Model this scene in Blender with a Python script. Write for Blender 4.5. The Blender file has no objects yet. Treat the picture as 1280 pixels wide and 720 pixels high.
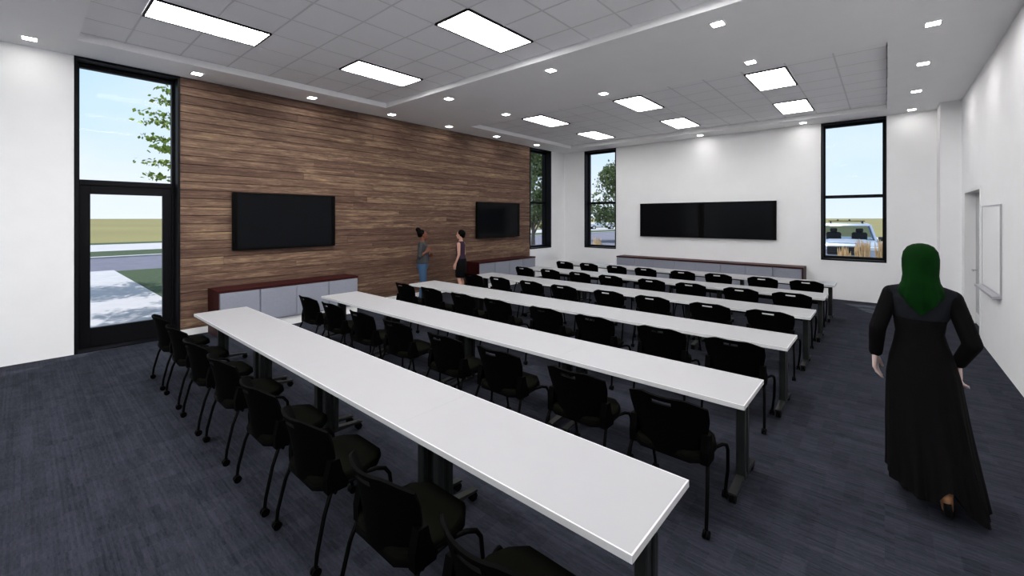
import bpy, math, random
from mathutils import Vector, Matrix
random.seed(7)
R = math.radians

# ------------------------------------------------------------------ camera, world, sun, exposure
scene = bpy.context.scene
col = scene.collection
cam_d = bpy.data.cameras.new('camera'); cam = bpy.data.objects.new('camera', cam_d); col.objects.link(cam)
FPX = 535.0
YAW = math.atan(466.0 / FPX)
cam.location = (0, 0, 1.95); cam.rotation_euler = (R(90), 0, YAW)
cam_d.sensor_width = 36.0; cam_d.lens = FPX / 1280.0 * 36.0
cam_d.shift_y = -87.5 / 1280.0; cam_d.clip_start = 0.05; cam_d.clip_end = 4000
scene.camera = cam
vs = scene.view_settings
vs.view_transform = 'Standard'; vs.look = 'None'; vs.gamma = 1.0; vs.use_curve_mapping = False
vs.exposure = 0.15

# panel strengths: near bay, far bay, unseen fill bay added behind the viewer
PANEL_STRENGTH = (26.0, 11.0, 29.0)
DOWN_STRENGTH = 45.0      # ceiling downlights
WASH_STRENGTH = 170.0     # brighter row washing the right wall, mostly added out of view

world = bpy.data.worlds.new('sky'); scene.world = world; world.use_nodes = True
wn = world.node_tree; wn.nodes.clear()
def wnode(t, **k):
    n = wn.nodes.new(t)
    for a, b in k.items(): setattr(n, a, b)
    return n
w_out = wnode('ShaderNodeOutputWorld'); w_bg = wnode('ShaderNodeBackground'); w_tc = wnode('ShaderNodeTexCoord')
w_sep = wnode('ShaderNodeSeparateXYZ'); w_ramp = wnode('ShaderNodeValToRGB')
w_noise = wnode('ShaderNodeTexNoise'); w_cr = wnode('ShaderNodeValToRGB'); w_mix = wnode('ShaderNodeMixRGB')
w_map = wnode('ShaderNodeMapping')
w_map.inputs['Scale'].default_value = (1.0, 1.0, 2.6)
e = w_ramp.color_ramp.elements
e[0].position = 0.0; e[0].color = (0.78, 0.88, 0.97, 1)
e[1].position = 1.0; e[1].color = (0.26, 0.48, 0.86, 1)
el = w_ramp.color_ramp.elements.new(0.25); el.color = (0.56, 0.78, 0.97, 1)
w_noise.inputs['Scale'].default_value = 2.2; w_noise.inputs['Detail'].default_value = 5; w_noise.inputs['Roughness'].default_value = 0.5
w_cr.color_ramp.elements[0].position = 0.40; w_cr.color_ramp.elements[1].position = 0.70
w_cr.color_ramp.elements[1].color = (0.75, 0.75, 0.75, 1)
w_mix.inputs['Color2'].default_value = (0.93, 0.94, 0.97, 1)
wn.links.new(w_tc.outputs['Generated'], w_sep.inputs[0]); wn.links.new(w_sep.outputs['Z'], w_ramp.inputs[0])
wn.links.new(w_tc.outputs['Generated'], w_map.inputs[0]); wn.links.new(w_map.outputs[0], w_noise.inputs['Vector'])
wn.links.new(w_noise.outputs[0], w_cr.inputs[0]); wn.links.new(w_cr.outputs[0], w_mix.inputs[0])
wn.links.new(w_ramp.outputs[0], w_mix.inputs['Color1']); wn.links.new(w_mix.outputs[0], w_bg.inputs['Color'])
wn.links.new(w_bg.outputs[0], w_out.inputs[0]); w_bg.inputs['Strength'].default_value = 1.0

sun_d = bpy.data.lights.new('sun', 'SUN'); sun = bpy.data.objects.new('sun', sun_d); col.objects.link(sun)
sun_d.energy = 4.6; sun_d.angle = R(0.6); sun_d.color = (1.0, 0.96, 0.9)
SUN_EL = R(63)
hx, hy_ = 0.45, -0.893
sdir = Vector((hx * math.cos(SUN_EL), hy_ * math.cos(SUN_EL), -math.sin(SUN_EL)))
sun.rotation_euler = sdir.to_track_quat('-Z', 'Y').to_euler(); sun.location = (-12, 20, 30)

# ------------------------------------------------------------------ materials
M = {}
def nt(name):
    m = bpy.data.materials.new(name); m.use_nodes = True; M[name] = m
    return m, m.node_tree, m.node_tree.nodes['Principled BSDF']
def simple(name, c, rough=0.6, metal=0.0, spec=0.4, var=0.0, scale=40.0):
    """plain surface with a little procedural variation"""
    m, t, b = nt(name)
    b.inputs['Roughness'].default_value = rough; b.inputs['Metallic'].default_value = metal
    b.inputs['Specular IOR Level'].default_value = spec
    b.inputs['Base Color'].default_value = (*c, 1)
    if var:
        n = t.nodes.new('ShaderNodeTexNoise'); n.inputs['Scale'].default_value = scale; n.inputs['Detail'].default_value = 4
        tc = t.nodes.new('ShaderNodeTexCoord'); t.links.new(tc.outputs['Object'], n.inputs['Vector'])
        r = t.nodes.new('ShaderNodeValToRGB')
        r.color_ramp.elements[0].position = 0.3; r.color_ramp.elements[1].position = 0.7
        r.color_ramp.elements[0].color = (*[x * (1 - var) for x in c], 1); r.color_ramp.elements[1].color = (*[min(1, x * (1 + var)) for x in c], 1)
        t.links.new(n.outputs[0], r.inputs[0]); t.links.new(r.outputs[0], b.inputs['Base Color'])
    return m
def emit(name, c, s):
    m = bpy.data.materials.new(name); m.use_nodes = True; t = m.node_tree; t.nodes.clear()
    o = t.nodes.new('ShaderNodeOutputMaterial'); e = t.nodes.new('ShaderNodeEmission')
    e.inputs[0].default_value = (*c, 1); e.inputs[1].default_value = s; t.links.new(e.outputs[0], o.inputs[0]); M[name] = m
    return m
def glass(name, tint, refl=0.08):
    m = bpy.data.materials.new(name); m.use_nodes = True; t = m.node_tree; t.nodes.clear()
    o = t.nodes.new('ShaderNodeOutputMaterial'); tr = t.nodes.new('ShaderNodeBsdfTransparent'); gl = t.nodes.new('ShaderNodeBsdfGlossy')
    gl.inputs['Roughness'].default_value = 0.02; tr.inputs[0].default_value = (*tint, 1)
    lw = t.nodes.new('ShaderNodeLayerWeight'); lw.inputs['Blend'].default_value = 0.5
    pw = t.nodes.new('ShaderNodeMath'); pw.operation = 'POWER'; pw.inputs[1].default_value = 4.0; t.links.new(lw.outputs['Facing'], pw.inputs[0])
    f = t.nodes.new('ShaderNodeMath'); f.operation = 'MULTIPLY_ADD'; f.inputs[1].default_value = refl*8; f.inputs[2].default_value = 0.0015; t.links.new(pw.outputs[0], f.inputs[0])
    mx = t.nodes.new('ShaderNodeMixShader'); t.links.new(f.outputs[0], mx.inputs[0])
    t.links.new(tr.outputs[0], mx.inputs[1]); t.links.new(gl.outputs[0], mx.inputs[2]); t.links.new(mx.outputs[0], o.inputs[0]); M[name] = m
    return m

simple('wall_paint', (0.91, 0.91, 0.92), 0.75, var=0.012, scale=3)
simple('ceiling_paint', (0.94, 0.935, 0.945), 0.8, var=0.01, scale=3)
simple('ceiling_tile', (0.92, 0.92, 0.94), 0.9, var=0.05, scale=120)
simple('grid_metal', (0.72, 0.72, 0.74), 0.6)
simple('black_frame', (0.004, 0.0042, 0.006), 0.5, spec=0.12, var=0.1, scale=8)
simple('white_trim', (0.82, 0.82, 0.82), 0.5)
simple('laminate_white', (0.34, 0.34, 0.352), 0.42, spec=0.3, var=0.01, scale=6)
simple('edge_white', (0.58, 0.58, 0.59), 0.5)
simple('table_metal', (0.016, 0.0175, 0.017), 0.45, metal=0.3, var=0.15, scale=20)
simple('black_plastic', (0.0009, 0.0009, 0.0009), 0.7, spec=0.03)
simple('backing_dark', (0.02, 0.014, 0.01), 0.9)
simple('seat_fabric', (0.0033, 0.0033, 0.0023), 0.95, spec=0.03, var=0.25, scale=200)
simple('tube_black', (0.0013, 0.0013, 0.0013), 0.6, spec=0.06)
simple('bezel', (0.0012, 0.0012, 0.0013), 0.5, spec=0.06)
simple('cabinet_front', (0.265, 0.278, 0.335), 0.55, var=0.04, scale=30)
simple('cabinet_body', (0.30, 0.31, 0.36), 0.6)
simple('board_white', (0.90, 0.90, 0.91), 0.25)
simple('board_metal', (0.42, 0.42, 0.45), 0.4, metal=0.4)
simple('door_paint', (0.50, 0.50, 0.52), 0.5)
for k_, s_ in enumerate(PANEL_STRENGTH): emit('panel_light_%d' % k_, (1.0, 0.985, 0.975), s_)
emit('down_light', (1.0, 0.98, 0.95), DOWN_STRENGTH); emit('wash_light', (1.0, 0.985, 0.97), WASH_STRENGTH)
glass('pane_glass', (0.97, 0.985, 1.0)); glass('car_glass', (0.55, 0.62, 0.68))

def screen_mat():
    m, t, b = nt('screen')
    b.inputs['Base Color'].default_value = (0.0045, 0.005, 0.0065, 1); b.inputs['Roughness'].default_value = 0.12
    b.inputs['Specular IOR Level'].default_value = 0.08
screen_mat()

def wood_mat():
    m, t, b = nt('plank_wood'); L = t.links
    g = t.nodes.new('ShaderNodeNewGeometry'); oi = t.nodes.new('ShaderNodeObjectInfo')
    mul = t.nodes.new('ShaderNodeVectorMath'); mul.operation = 'MULTIPLY_ADD'
    mul.inputs[1].default_value = (3, 0.8, 11.0)
    cmb = t.nodes.new('ShaderNodeCombineXYZ'); m1 = t.nodes.new('ShaderNodeMath'); m1.operation = 'MULTIPLY'; m1.inputs[1].default_value = 57.0
    L.new(oi.outputs['Random'], m1.inputs[0]); L.new(m1.outputs[0], cmb.inputs[0]); L.new(m1.outputs[0], cmb.inputs[1])
    L.new(g.outputs['Position'], mul.inputs[0]); L.new(cmb.outputs[0], mul.inputs[2])
    n = t.nodes.new('ShaderNodeTexNoise'); n.inputs['Scale'].default_value = 1.6; n.inputs['Detail'].default_value = 9; n.inputs['Roughness'].default_value = 0.68; n.inputs['Distortion'].default_value = 1.1
    L.new(mul.outputs[0], n.inputs['Vector'])
    n2 = t.nodes.new('ShaderNodeTexNoise'); n2.inputs['Scale'].default_value = 9; n2.inputs['Detail'].default_value = 6; n2.inputs['Roughness'].default_value = 0.7
    L.new(mul.outputs[0], n2.inputs['Vector'])
    a = t.nodes.new('ShaderNodeMath'); a.operation = 'MULTIPLY_ADD'; a.inputs[1].default_value = 0.18
    sub = t.nodes.new('ShaderNodeMath'); sub.operation = 'SUBTRACT'; sub.inputs[1].default_value = 0.5
    L.new(oi.outputs['Random'], sub.inputs[0]); L.new(sub.outputs[0], a.inputs[0]); L.new(n.outputs[0], a.inputs[2])
    a2 = t.nodes.new('ShaderNodeMath'); a2.operation = 'MULTIPLY_ADD'; a2.inputs[1].default_value = 0.50
    s2 = t.nodes.new('ShaderNodeMath'); s2.operation = 'SUBTRACT'; s2.inputs[1].default_value = 0.5
    L.new(n2.outputs[0], s2.inputs[0]); L.new(s2.outputs[0], a2.inputs[0]); L.new(a.outputs[0], a2.inputs[2])
    r = t.nodes.new('ShaderNodeValToRGB'); L.new(a2.outputs[0], r.inputs[0])
    es = r.color_ramp.elements
    es[0].position = 0.20; es[0].color = (0.050, 0.027, 0.018, 1)
    es[1].position = 0.80; es[1].color = (0.42, 0.285, 0.165, 1)
    for p, c in ((0.36, (0.085, 0.046, 0.032)), (0.48, (0.130, 0.073, 0.051)), (0.56, (0.175, 0.108, 0.074)), (0.66, (0.27, 0.178, 0.108))):
        q = es.new(p); q.color = (*c, 1)
    L.new(r.outputs[0], b.inputs['Base Color']); b.inputs['Roughness'].default_value = 0.62; b.inputs['Specular IOR Level'].default_value = 0.25
    bp = t.nodes.new('ShaderNodeBump'); bp.inputs['Strength'].default_value = 0.25; bp.inputs['Distance'].default_value = 0.004
    L.new(n2.outputs[0], bp.inputs['Height']); L.new(bp.outputs[0], b.inputs['Normal'])
wood_mat()

def mahogany():
    m, t, b = nt('mahogany'); L = t.links
    tc = t.nodes.new('ShaderNodeTexCoord'); mp = t.nodes.new('ShaderNodeMapping'); mp.inputs['Scale'].default_value = (6, 1.2, 6)
    n = t.nodes.new('ShaderNodeTexNoise'); n.inputs['Scale'].default_value = 4; n.inputs['Detail'].default_value = 6
    L.new(tc.outputs['Object'], mp.inputs[0]); L.new(mp.outputs[0], n.inputs['Vector'])
    r = t.nodes.new('ShaderNodeValToRGB'); L.new(n.outputs[0], r.inputs[0])
    r.color_ramp.elements[0].color = (0.018, 0.0015, 0.002, 1); r.color_ramp.elements[1].color = (0.045, 0.004, 0.005, 1)
    L.new(r.outputs[0], b.inputs['Base Color']); b.inputs['Roughness'].default_value = 0.5; b.inputs['Specular IOR Level'].default_value = 0.2
mahogany()

def carpet():
    m, t, b = nt('carpet'); L = t.links
    g = t.nodes.new('ShaderNodeNewGeometry')
    # carpet tile offset: 0.5 m modules each shift the stripe pattern
    def noise(sc, scale, det=2, src=None, rough=0.5):
        mp = t.nodes.new('ShaderNodeVectorMath'); mp.operation = 'MULTIPLY'; mp.inputs[1].default_value = sc
        L.new(src or g.outputs['Position'], mp.inputs[0])
        n = t.nodes.new('ShaderNodeTexNoise'); n.inputs['Scale'].default_value = scale; n.inputs['Detail'].default_value = det; n.inputs['Roughness'].default_value = rough
        L.new(mp.outputs[0], n.inputs['Vector']); return n
    sn = t.nodes.new('ShaderNodeVectorMath'); sn.operation = 'SNAP'; sn.inputs[1].default_value = (0.34, 0.062, 10)
    L.new(g.outputs['Position'], sn.inputs[0])
    wn1 = t.nodes.new('ShaderNodeTexWhiteNoise'); wn1.noise_dimensions = '2D'; L.new(sn.outputs[0], wn1.inputs['Vector'])
    sn2 = t.nodes.new('ShaderNodeVectorMath'); sn2.operation = 'SNAP'; sn2.inputs[1].default_value = (0.11, 0.155, 10)
    L.new(g.outputs['Position'], sn2.inputs[0])
    wn2 = t.nodes.new('ShaderNodeTexWhiteNoise'); wn2.noise_dimensions = '2D'; L.new(sn2.outputs[0], wn2.inputs['Vector'])
    sn3 = t.nodes.new('ShaderNodeVectorMath'); sn3.operation = 'SNAP'; sn3.inputs[1].default_value = (0.9, 0.014, 10)
    L.new(g.outputs['Position'], sn3.inputs[0])
    wn3 = t.nodes.new('ShaderNodeTexWhiteNoise'); wn3.noise_dimensions = '2D'; L.new(sn3.outputs[0], wn3.inputs['Vector'])
    fine = noise((40, 160, 1), 1.0, 2); big = noise((1.3, 1.3, 1), 1.0, 3)
    def comb(a, k, base):
        x = t.nodes.new('ShaderNodeMath'); x.operation = 'MULTIPLY_ADD'; x.inputs[1].default_value = k
        L.new(a, x.inputs[0])
        if isinstance(base, float): x.inputs[2].default_value = base
        else: L.new(base, x.inputs[2])
        return x.outputs[0]
    sn4 = t.nodes.new('ShaderNodeVectorMath'); sn4.operation = 'SNAP'; sn4.inputs[1].default_value = (0.045, 0.009, 10); L.new(g.outputs['Position'], sn4.inputs[0])
    wn4 = t.nodes.new('ShaderNodeTexWhiteNoise'); wn4.noise_dimensions = '2D'; L.new(sn4.outputs[0], wn4.inputs['Vector'])
    v = comb(wn1.outputs[0], 0.13, 0.02); v = comb(wn2.outputs[0], 0.15, v); v = comb(wn3.outputs[0], 0.17, v); v = comb(wn4.outputs[0], 0.16, v)
    v = comb(fine.outputs[0], 0.34, v); v = comb(big.outputs[0], 0.16, v)
    r = t.nodes.new('ShaderNodeValToRGB'); L.new(v, r.inputs[0])
    es = r.color_ramp.elements
    es[0].position = 0.22; es[0].color = (0.0072, 0.0083, 0.0124, 1); es[1].position = 0.85; es[1].color = (0.035, 0.0375, 0.052, 1)
    L.new(r.outputs[0], b.inputs['Base Color']); b.inputs['Roughness'].default_value = 0.95; b.inputs['Specular IOR Level'].default_value = 0.08
    bp = t.nodes.new('ShaderNodeBump'); bp.inputs['Strength'].default_value = 0.3; bp.inputs['Distance'].default_value = 0.004
    L.new(v, bp.inputs['Height']); L.new(bp.outputs[0], b.inputs['Normal'])
carpet()

simple('field', (0.185, 0.165, 0.058), 0.95, var=0.15, scale=0.02)
simple('lawn', (0.030, 0.052, 0.018), 0.95, var=0.45, scale=9)
simple('asphalt', (0.115, 0.115, 0.155), 0.9, var=0.12, scale=2)
simple('concrete', (0.40, 0.39, 0.405), 0.85, var=0.07, scale=3)
simple('mulch', (0.10, 0.075, 0.055), 0.95, var=0.4, scale=14)
simple('ext_wall', (0.35, 0.33, 0.31), 0.9, var=0.1, scale=5)
simple('bark', (0.17, 0.14, 0.11), 0.9, var=0.3, scale=12)
simple('leaf_light', (0.27, 0.36, 0.06), 0.6, var=0.3, scale=3)
simple('leaf_dark', (0.17, 0.21, 0.085), 0.7, var=0.35, scale=3)
simple('dry_grass', (0.62, 0.46, 0.27), 0.9, var=0.25, scale=6)
simple('green_grass', (0.20, 0.24, 0.09), 0.9, var=0.25, scale=6)
simple('silver_paint', (0.42, 0.48, 0.58), 0.25, metal=0.35, spec=0.5)
simple('white_paint', (0.78, 0.78, 0.80), 0.3)
simple('chrome', (0.72, 0.74, 0.78), 0.15, metal=0.9)
simple('tire', (0.012, 0.012, 0.013), 0.8)
simple('grille_black', (0.02, 0.021, 0.025), 0.4)
simple('lamp_clear', (0.75, 0.78, 0.82), 0.15)
simple('car_interior', (0.06, 0.045, 0.04), 0.8)
simple('skin_light', (0.50, 0.37, 0.345), 0.55, var=0.05, scale=10)
simple('skin_fair', (0.56, 0.31, 0.23), 0.55, var=0.05, scale=10)
simple('skin_dark', (0.15, 0.050, 0.027), 0.5, var=0.08, scale=10)
simple('foot_tan', (0.48, 0.23, 0.11), 0.55)
simple('abaya_black', (0.0032, 0.0027, 0.0031), 0.9, spec=0.06, var=0.2, scale=25)
simple('yoke_charcoal', (0.0068, 0.0074, 0.0100), 0.85, spec=0.08, var=0.2, scale=60)
simple('hijab_green', (0.0012, 0.0165, 0.0018), 0.85, spec=0.05, var=0.25, scale=10)
simple('shoe_black', (0.003, 0.003, 0.003), 0.5)
simple('shoe_white', (0.6, 0.6, 0.62), 0.6)
simple('jacket_grey', (0.038, 0.039, 0.043), 0.85, var=0.15, scale=40)
simple('shirt_navy', (0.02, 0.025, 0.05), 0.85)
simple('denim', (0.035, 0.085, 0.165), 0.85, var=0.2, scale=60)
simple('top_purple', (0.026, 0.008, 0.029), 0.8, var=0.1, scale=40)
simple('skirt_black', (0.0035, 0.0035, 0.0045), 0.85, spec=0.1)
simple('hair_black', (0.0016, 0.0014, 0.0016), 0.6, spec=0.06)
simple('lip', (0.30, 0.10, 0.09), 0.5)
simple('eye_dark', (0.02, 0.015, 0.012), 0.2)

# ------------------------------------------------------------------ mesh helpers
class MB:
    def __init__(s): s.v = []; s.f = []; s.mi = []
    def add(s, vs, fs, mi=0):
        o = len(s.v); s.v += [tuple(v) for v in vs]; s.f += [tuple(i + o for i in f) for f in fs]; s.mi += [mi] * len(fs); return s
    def convex(s, vs, fs, mi=0):
        c = sum((Vector(v) for v in vs), Vector()) / len(vs); out = []
        for f in fs:
            p = [Vector(vs[i]) for i in f]; n = (p[1] - p[0]).cross(p[2] - p[1]); m = sum(p, Vector()) / len(p)
            out.append(tuple(reversed(f)) if n.dot(m - c) < 0 else tuple(f))
        return s.add(vs, out, mi)
    def box(s, lo, hi, mi=0):
        x0, y0, z0 = lo; x1, y1, z1 = hi
        vs = [(x0,y0,z0),(x1,y0,z0),(x1,y1,z0),(x0,y1,z0),(x0,y0,z1),(x1,y0,z1),(x1,y1,z1),(x0,y1,z1)]
        return s.add(vs, [(0,3,2,1),(4,5,6,7),(0,1,5,4),(1,2,6,5),(2,3,7,6),(3,0,4,7)], mi)
    def cbox(s, lo, hi, b, mi=0):
        lo = Vector(lo); hi = Vector(hi); vs = []; idx = {}
        for sx in (0,1):
            for sy in (0,1):
                for sz in (0,1):
                    sg = (sx,sy,sz)
                    for a in range(3):
                        p = [hi[k] - (0 if k == a else b) if sg[k] else lo[k] + (0 if k == a else b) for k in range(3)]
                        idx[(sg,a)] = len(vs); vs.append(tuple(p))
        fs = []
        for a in range(3):
            u, w = (a+1) % 3, (a+2) % 3
            for t in (0,1):
                q = []
                for (i,j) in ((0,0),(1,0),(1,1),(0,1)):
                    sg = [0,0,0]; sg[a] = t; sg[u] = i; sg[w] = j; q.append(idx[(tuple(sg),a)])
                fs.append(tuple(q))
            for i in (0,1):
                for j in (0,1):   # edge along a
                    s0 = [0,0,0]; s0[u] = i; s0[w] = j; s1 = list(s0); s1[a] = 1; s0 = tuple(s0); s1 = tuple(s1)
                    fs.append((idx[(s0,u)], idx[(s1,u)], idx[(s1,w)], idx[(s0,w)]))
        for k in {k[0] for k in idx}: fs.append((idx[(k,0)], idx[(k,1)], idx[(k,2)]))
        return s.convex(vs, fs, mi)
    def loft(s, rings, cap=True, mi=0):
        n = len(rings[0]); vs = [p for r in rings for p in r]; fs = []
        for i in range(len(rings) - 1):
            for j in range(n):
                a, b = i*n + j, i*n + (j+1) % n; fs.append((a, b, b+n, a+n))
        if cap:
            fs.append(tuple(reversed(range(n)))); fs.append(tuple(range((len(rings)-1)*n, len(rings)*n)))
        return s.add(vs, fs, mi)
    def tube(s, path, r, n=8, mi=0, flat=None):
        P = [Vector(p) for p in path]; rr = r if isinstance(r, (list, tuple)) else [r]*len(P)
        T = []
        for i in range(len(P)):
            t = (P[min(i+1,len(P)-1)] - P[max(i-1,0)]).normalized(); T.append(t)
        ref = Vector((0,0,1)) if abs(T[0].z) < 0.9 else Vector((0,1,0))
        u = ref.cross(T[0]).normalized(); rings = []
        for i, p in enumerate(P):
            u = (u - T[i]*u.dot(T[i])).normalized(); w = T[i].cross(u)
            rings.append([p + (u*math.cos(2*math.pi*k/n) + w*math.sin(2*math.pi*k/n))*rr[i] for k in range(n)])
        return s.loft(rings, True, mi)
    def cap(s, p1, r1, p2, r2, n=14, m=5, mi=0):
        """tapered capsule"""
        p1 = Vector(p1); p2 = Vector(p2); ax = (p2 - p1); L = ax.length; ax = ax.normalized() if L > 1e-6 else Vector((0,0,1))
        ref = Vector((0,0,1)) if abs(ax.z) < 0.9 else Vector((0,1,0)); u = ref.cross(ax).normalized(); w = ax.cross(u); rings = []
        for k in range(m+1):
            th = math.pi/2*(k/m); rr = max(r1*math.sin(th), r1*0.03); c = p1 - ax*r1*math.cos(th); rings.append([c + (u*math.cos(2*math.pi*j/n) + w*math.sin(2*math.pi*j/n))*rr for j in range(n)])
        for k in range(m+1):
            th = math.pi/2*(k/m); rr = max(r2*math.cos(th), r2*0.03); c = p2 + ax*r2*math.sin(th); rings.append([c + (u*math.cos(2*math.pi*j/n) + w*math.sin(2*math.pi*j/n))*rr for j in range(n)])
        return s.loft(rings, True, mi)
    def ell(s, c, rx, ry, rz, n=18, m=12, mi=0):
        rings = []
        for k in range(m+1):
            th = math.pi*k/m; z = -math.cos(th); q = max(math.sin(th), 0.02)
            rings.append([(c[0]+rx*q*math.cos(2*math.pi*j/n), c[1]+ry*q*math.sin(2*math.pi*j/n), c[2]+rz*z) for j in range(n)])
        return s.loft(rings, True, mi)
    def cyl(s, c, r, h, axis='z', n=16, mi=0):
        rings = []
        for t in (-0.5, 0.5):
            ring = []
            for k in range(n):
                a = 2*math.pi*k/n; x, y = r*math.cos(a), r*math.sin(a)
                ring.append({'z':(c[0]+x,c[1]+y,c[2]+t*h),'x':(c[0]+t*h,c[1]+x,c[2]+y),'y':(c[0]+y,c[1]+t*h,c[2]+x)}[axis])
            rings.append(ring)
        return s.loft(rings, True, mi)
    def mesh(s, name, mats, smooth=None):
        me = bpy.data.meshes.new(name); me.from_pydata([tuple(v) for v in s.v], [], s.f)
        for m in (mats if isinstance(mats, (list, tuple)) else [mats]): me.materials.append(M[m])
        if any(s.mi): me.polygons.foreach_set('material_index', s.mi)
        if smooth is not None:
            me.polygons.foreach_set('use_smooth', [True]*len(me.polygons)); me.set_sharp_from_angle(angle=R(smooth))
        me.update(); return me
    def build(s, name, mats, parent=None, loc=None, smooth=None, rz=0):
        o = bpy.data.objects.new(name, s.mesh(name, mats, smooth)); col.objects.link(o)
        if parent: o.parent = parent
        if loc: o.location = loc
        if rz: o.rotation_euler.z = rz
        return o
def inst(name, me, parent=None, loc=(0,0,0), rz=0):
    o = bpy.data.objects.new(name, me); col.objects.link(o); o.location = loc
    if rz: o.rotation_euler.z = rz
    if parent: o.parent = parent
    return o
def tag(o, label, cat=None, group=None, kind=None):
    o['label'] = label
    if cat: o['category'] = cat
    if group: o['group'] = group
    if kind: o['kind'] = kind
    return o
def empty(name, loc=(0,0,0), rz=0):
    o = bpy.data.objects.new(name, None); col.objects.link(o); o.location = loc; o.rotation_euler.z = rz; o.empty_display_size = 0.1
    return o
def copy_tree(o, parent=None):
    c = o.copy(); col.objects.link(c); c.parent = parent
    for ch in list(o.children): copy_tree(ch, c)
    return c
def bbx(name, lo, hi, mat, parent=None, b=0.0):
    m = MB()
    m.cbox(lo, hi, b) if b else m.box(lo, hi)
    return m.build(name, mat, parent)
def struct(o, label, cat): return tag(o, label, cat, kind='structure')

# ------------------------------------------------------------------ room shell
XL, XR, YB, YF, ZC = -8.72, 1.14, -7.2, 12.87, 4.27
T = 0.35
ZT = ZC + 0.098       # tile plane
SILL, HEAD = 0.93, 4.26
floor = struct(bbx('floor', (XL-T, YB-T, -0.12), (XR+T+1.2, YF+T, 0.0), 'carpet'), 'dark blue-grey patterned carpet across the whole room', 'floor')

# left wall (door opening, timber cladding, corner window)
m = MB()
m.box((XL-T, YB-T, 0), (XL, 0.50, ZC+0.3)); m.box((XL-T, 1.72, 0), (XL-0.030, 10.90, ZC+0.3), 1)
m.box((XL-T, 10.90, 0), (XL, 12.08, SILL)); m.box((XL-T, 12.08, 0), (XL, YF+T, ZC+0.3))
m.box((XL-T, 0.50, HEAD+0.01), (XL, 1.72, ZC+0.3)); m.box((XL-T, 10.90, HEAD), (XL, 12.08, ZC+0.3))
wall_left = struct(m.build('wall_left', ['wall_paint', 'backing_dark']), 'white left wall with a long stretch of reclaimed timber cladding', 'wall')
# planks
PH = 0.1425; rows = 30; z0 = 0.0
for i in range(rows):
    za = 0.0 + i*(ZC-0.0)/rows; zb = za + (ZC-0.0)/rows - 0.006
    if zb < 0.12: continue
    za = max(za, 0.11)
    y = 1.722 - random.uniform(0, 3.0)
    while y < 10.895:
        L = random.uniform(3.2, 6.2); y1 = min(y + L, 10.895)
        if 10.895 - y1 < 0.5: y1 = 10.895
        ya = max(y, 1.722)
        if y1 - ya > 0.05:
            yb = y1 - (0.003 if y1 < 10.894 else 0); t = 0.024 + random.uniform(0, 0.005)
            h = (zb-za)/2; w = (yb-ya)/2; c = 0.006
            p = MB()
            prof = [(0,-h),(t-c,-h),(t,-h+c),(t,h-c),(t-c,h),(0,h)]
            p.loft([[(q[0], s_*w, q[1]) for q in prof] for s_ in (1,-1)])
            p.build('plank', 'plank_wood', wall_left, loc=(XL-0.030, (ya+yb)/2, (za+zb)/2))
        y = y1
m = MB(); m.cbox((XL-0.03, 1.722, 0), (XL+0.004, 10.895, 0.104), 0.003)
struct(m.build('baseboard_left', 'white_trim'), 'white skirting strip along the foot of the timber wall', 'baseboard')

m = MB()
xs = [XL, -7.87, -6.67, -1.18, 0.03, 0.84]
for a, b_, win in ((xs[0],xs[1],0),(xs[1],xs[2],1),(xs[2],xs[3],0),(xs[3],xs[4],1),(xs[4],XR+T,0)):
    if win: m.box((a, YF, 0), (b_, YF+T, SILL)); m.box((a, YF, HEAD), (b_, YF+T, ZC+0.3))
    else: m.box((a, YF, 0), (b_, YF+T, ZC+0.3))
m.box((0.84, 12.13, 0), (XR+T, YF, ZC+0.3))
wall_far = struct(m.build('wall_far', 'wall_paint'), 'white far wall with two tall windows and a boxed-out corner column', 'wall')
m = MB()
DY0, DY1, DZ = 9.93, 11.67, 2.46
m.box((XR, YB-T, 0), (XR+T, DY0, ZC+0.3)); m.box((XR, DY1, 0), (XR+T, 12.13, ZC+0.3)); m.box((XR, DY0, DZ), (XR+T, DY1, ZC+0.3))
struct(m.build('wall_right', 'wall_paint'), 'bright white right wall with a recessed door and a whiteboard', 'wall')
struct(bbx('wall_back', (XL, YB-T, ZC), (XR, YB, ZC+0.3), 'wall_paint'), 'white lintel above the added glazing behind the viewer', 'wall')
gw = MB()  # unseen glazing added to let more daylight into the near end
npn = 8; pw = (XR - XL)/npn
for k in range(npn+1): gw.box((max(XL, XL + k*pw - 0.035), YB-0.2, 0), (min(XR, XL + k*pw + 0.035), YB-0.1, ZC))
for z in (0.0, 2.43, ZC-0.08): gw.box((XL, YB-0.195, z), (XR, YB-0.105, z+0.08))
gw = struct(gw.build('fill_window_4', 'black_frame'), 'added black-framed storefront glazing filling the back wall behind the viewer', 'window')
for k in range(npn):
    for za, zb in ((0.08, 2.43), (2.51, ZC-0.08)): bbx('pane', (XL + k*pw + 0.035, YB-0.154, za), (XL + (k+1)*pw - 0.035, YB-0.146, zb), 'pane_glass', gw)

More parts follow.
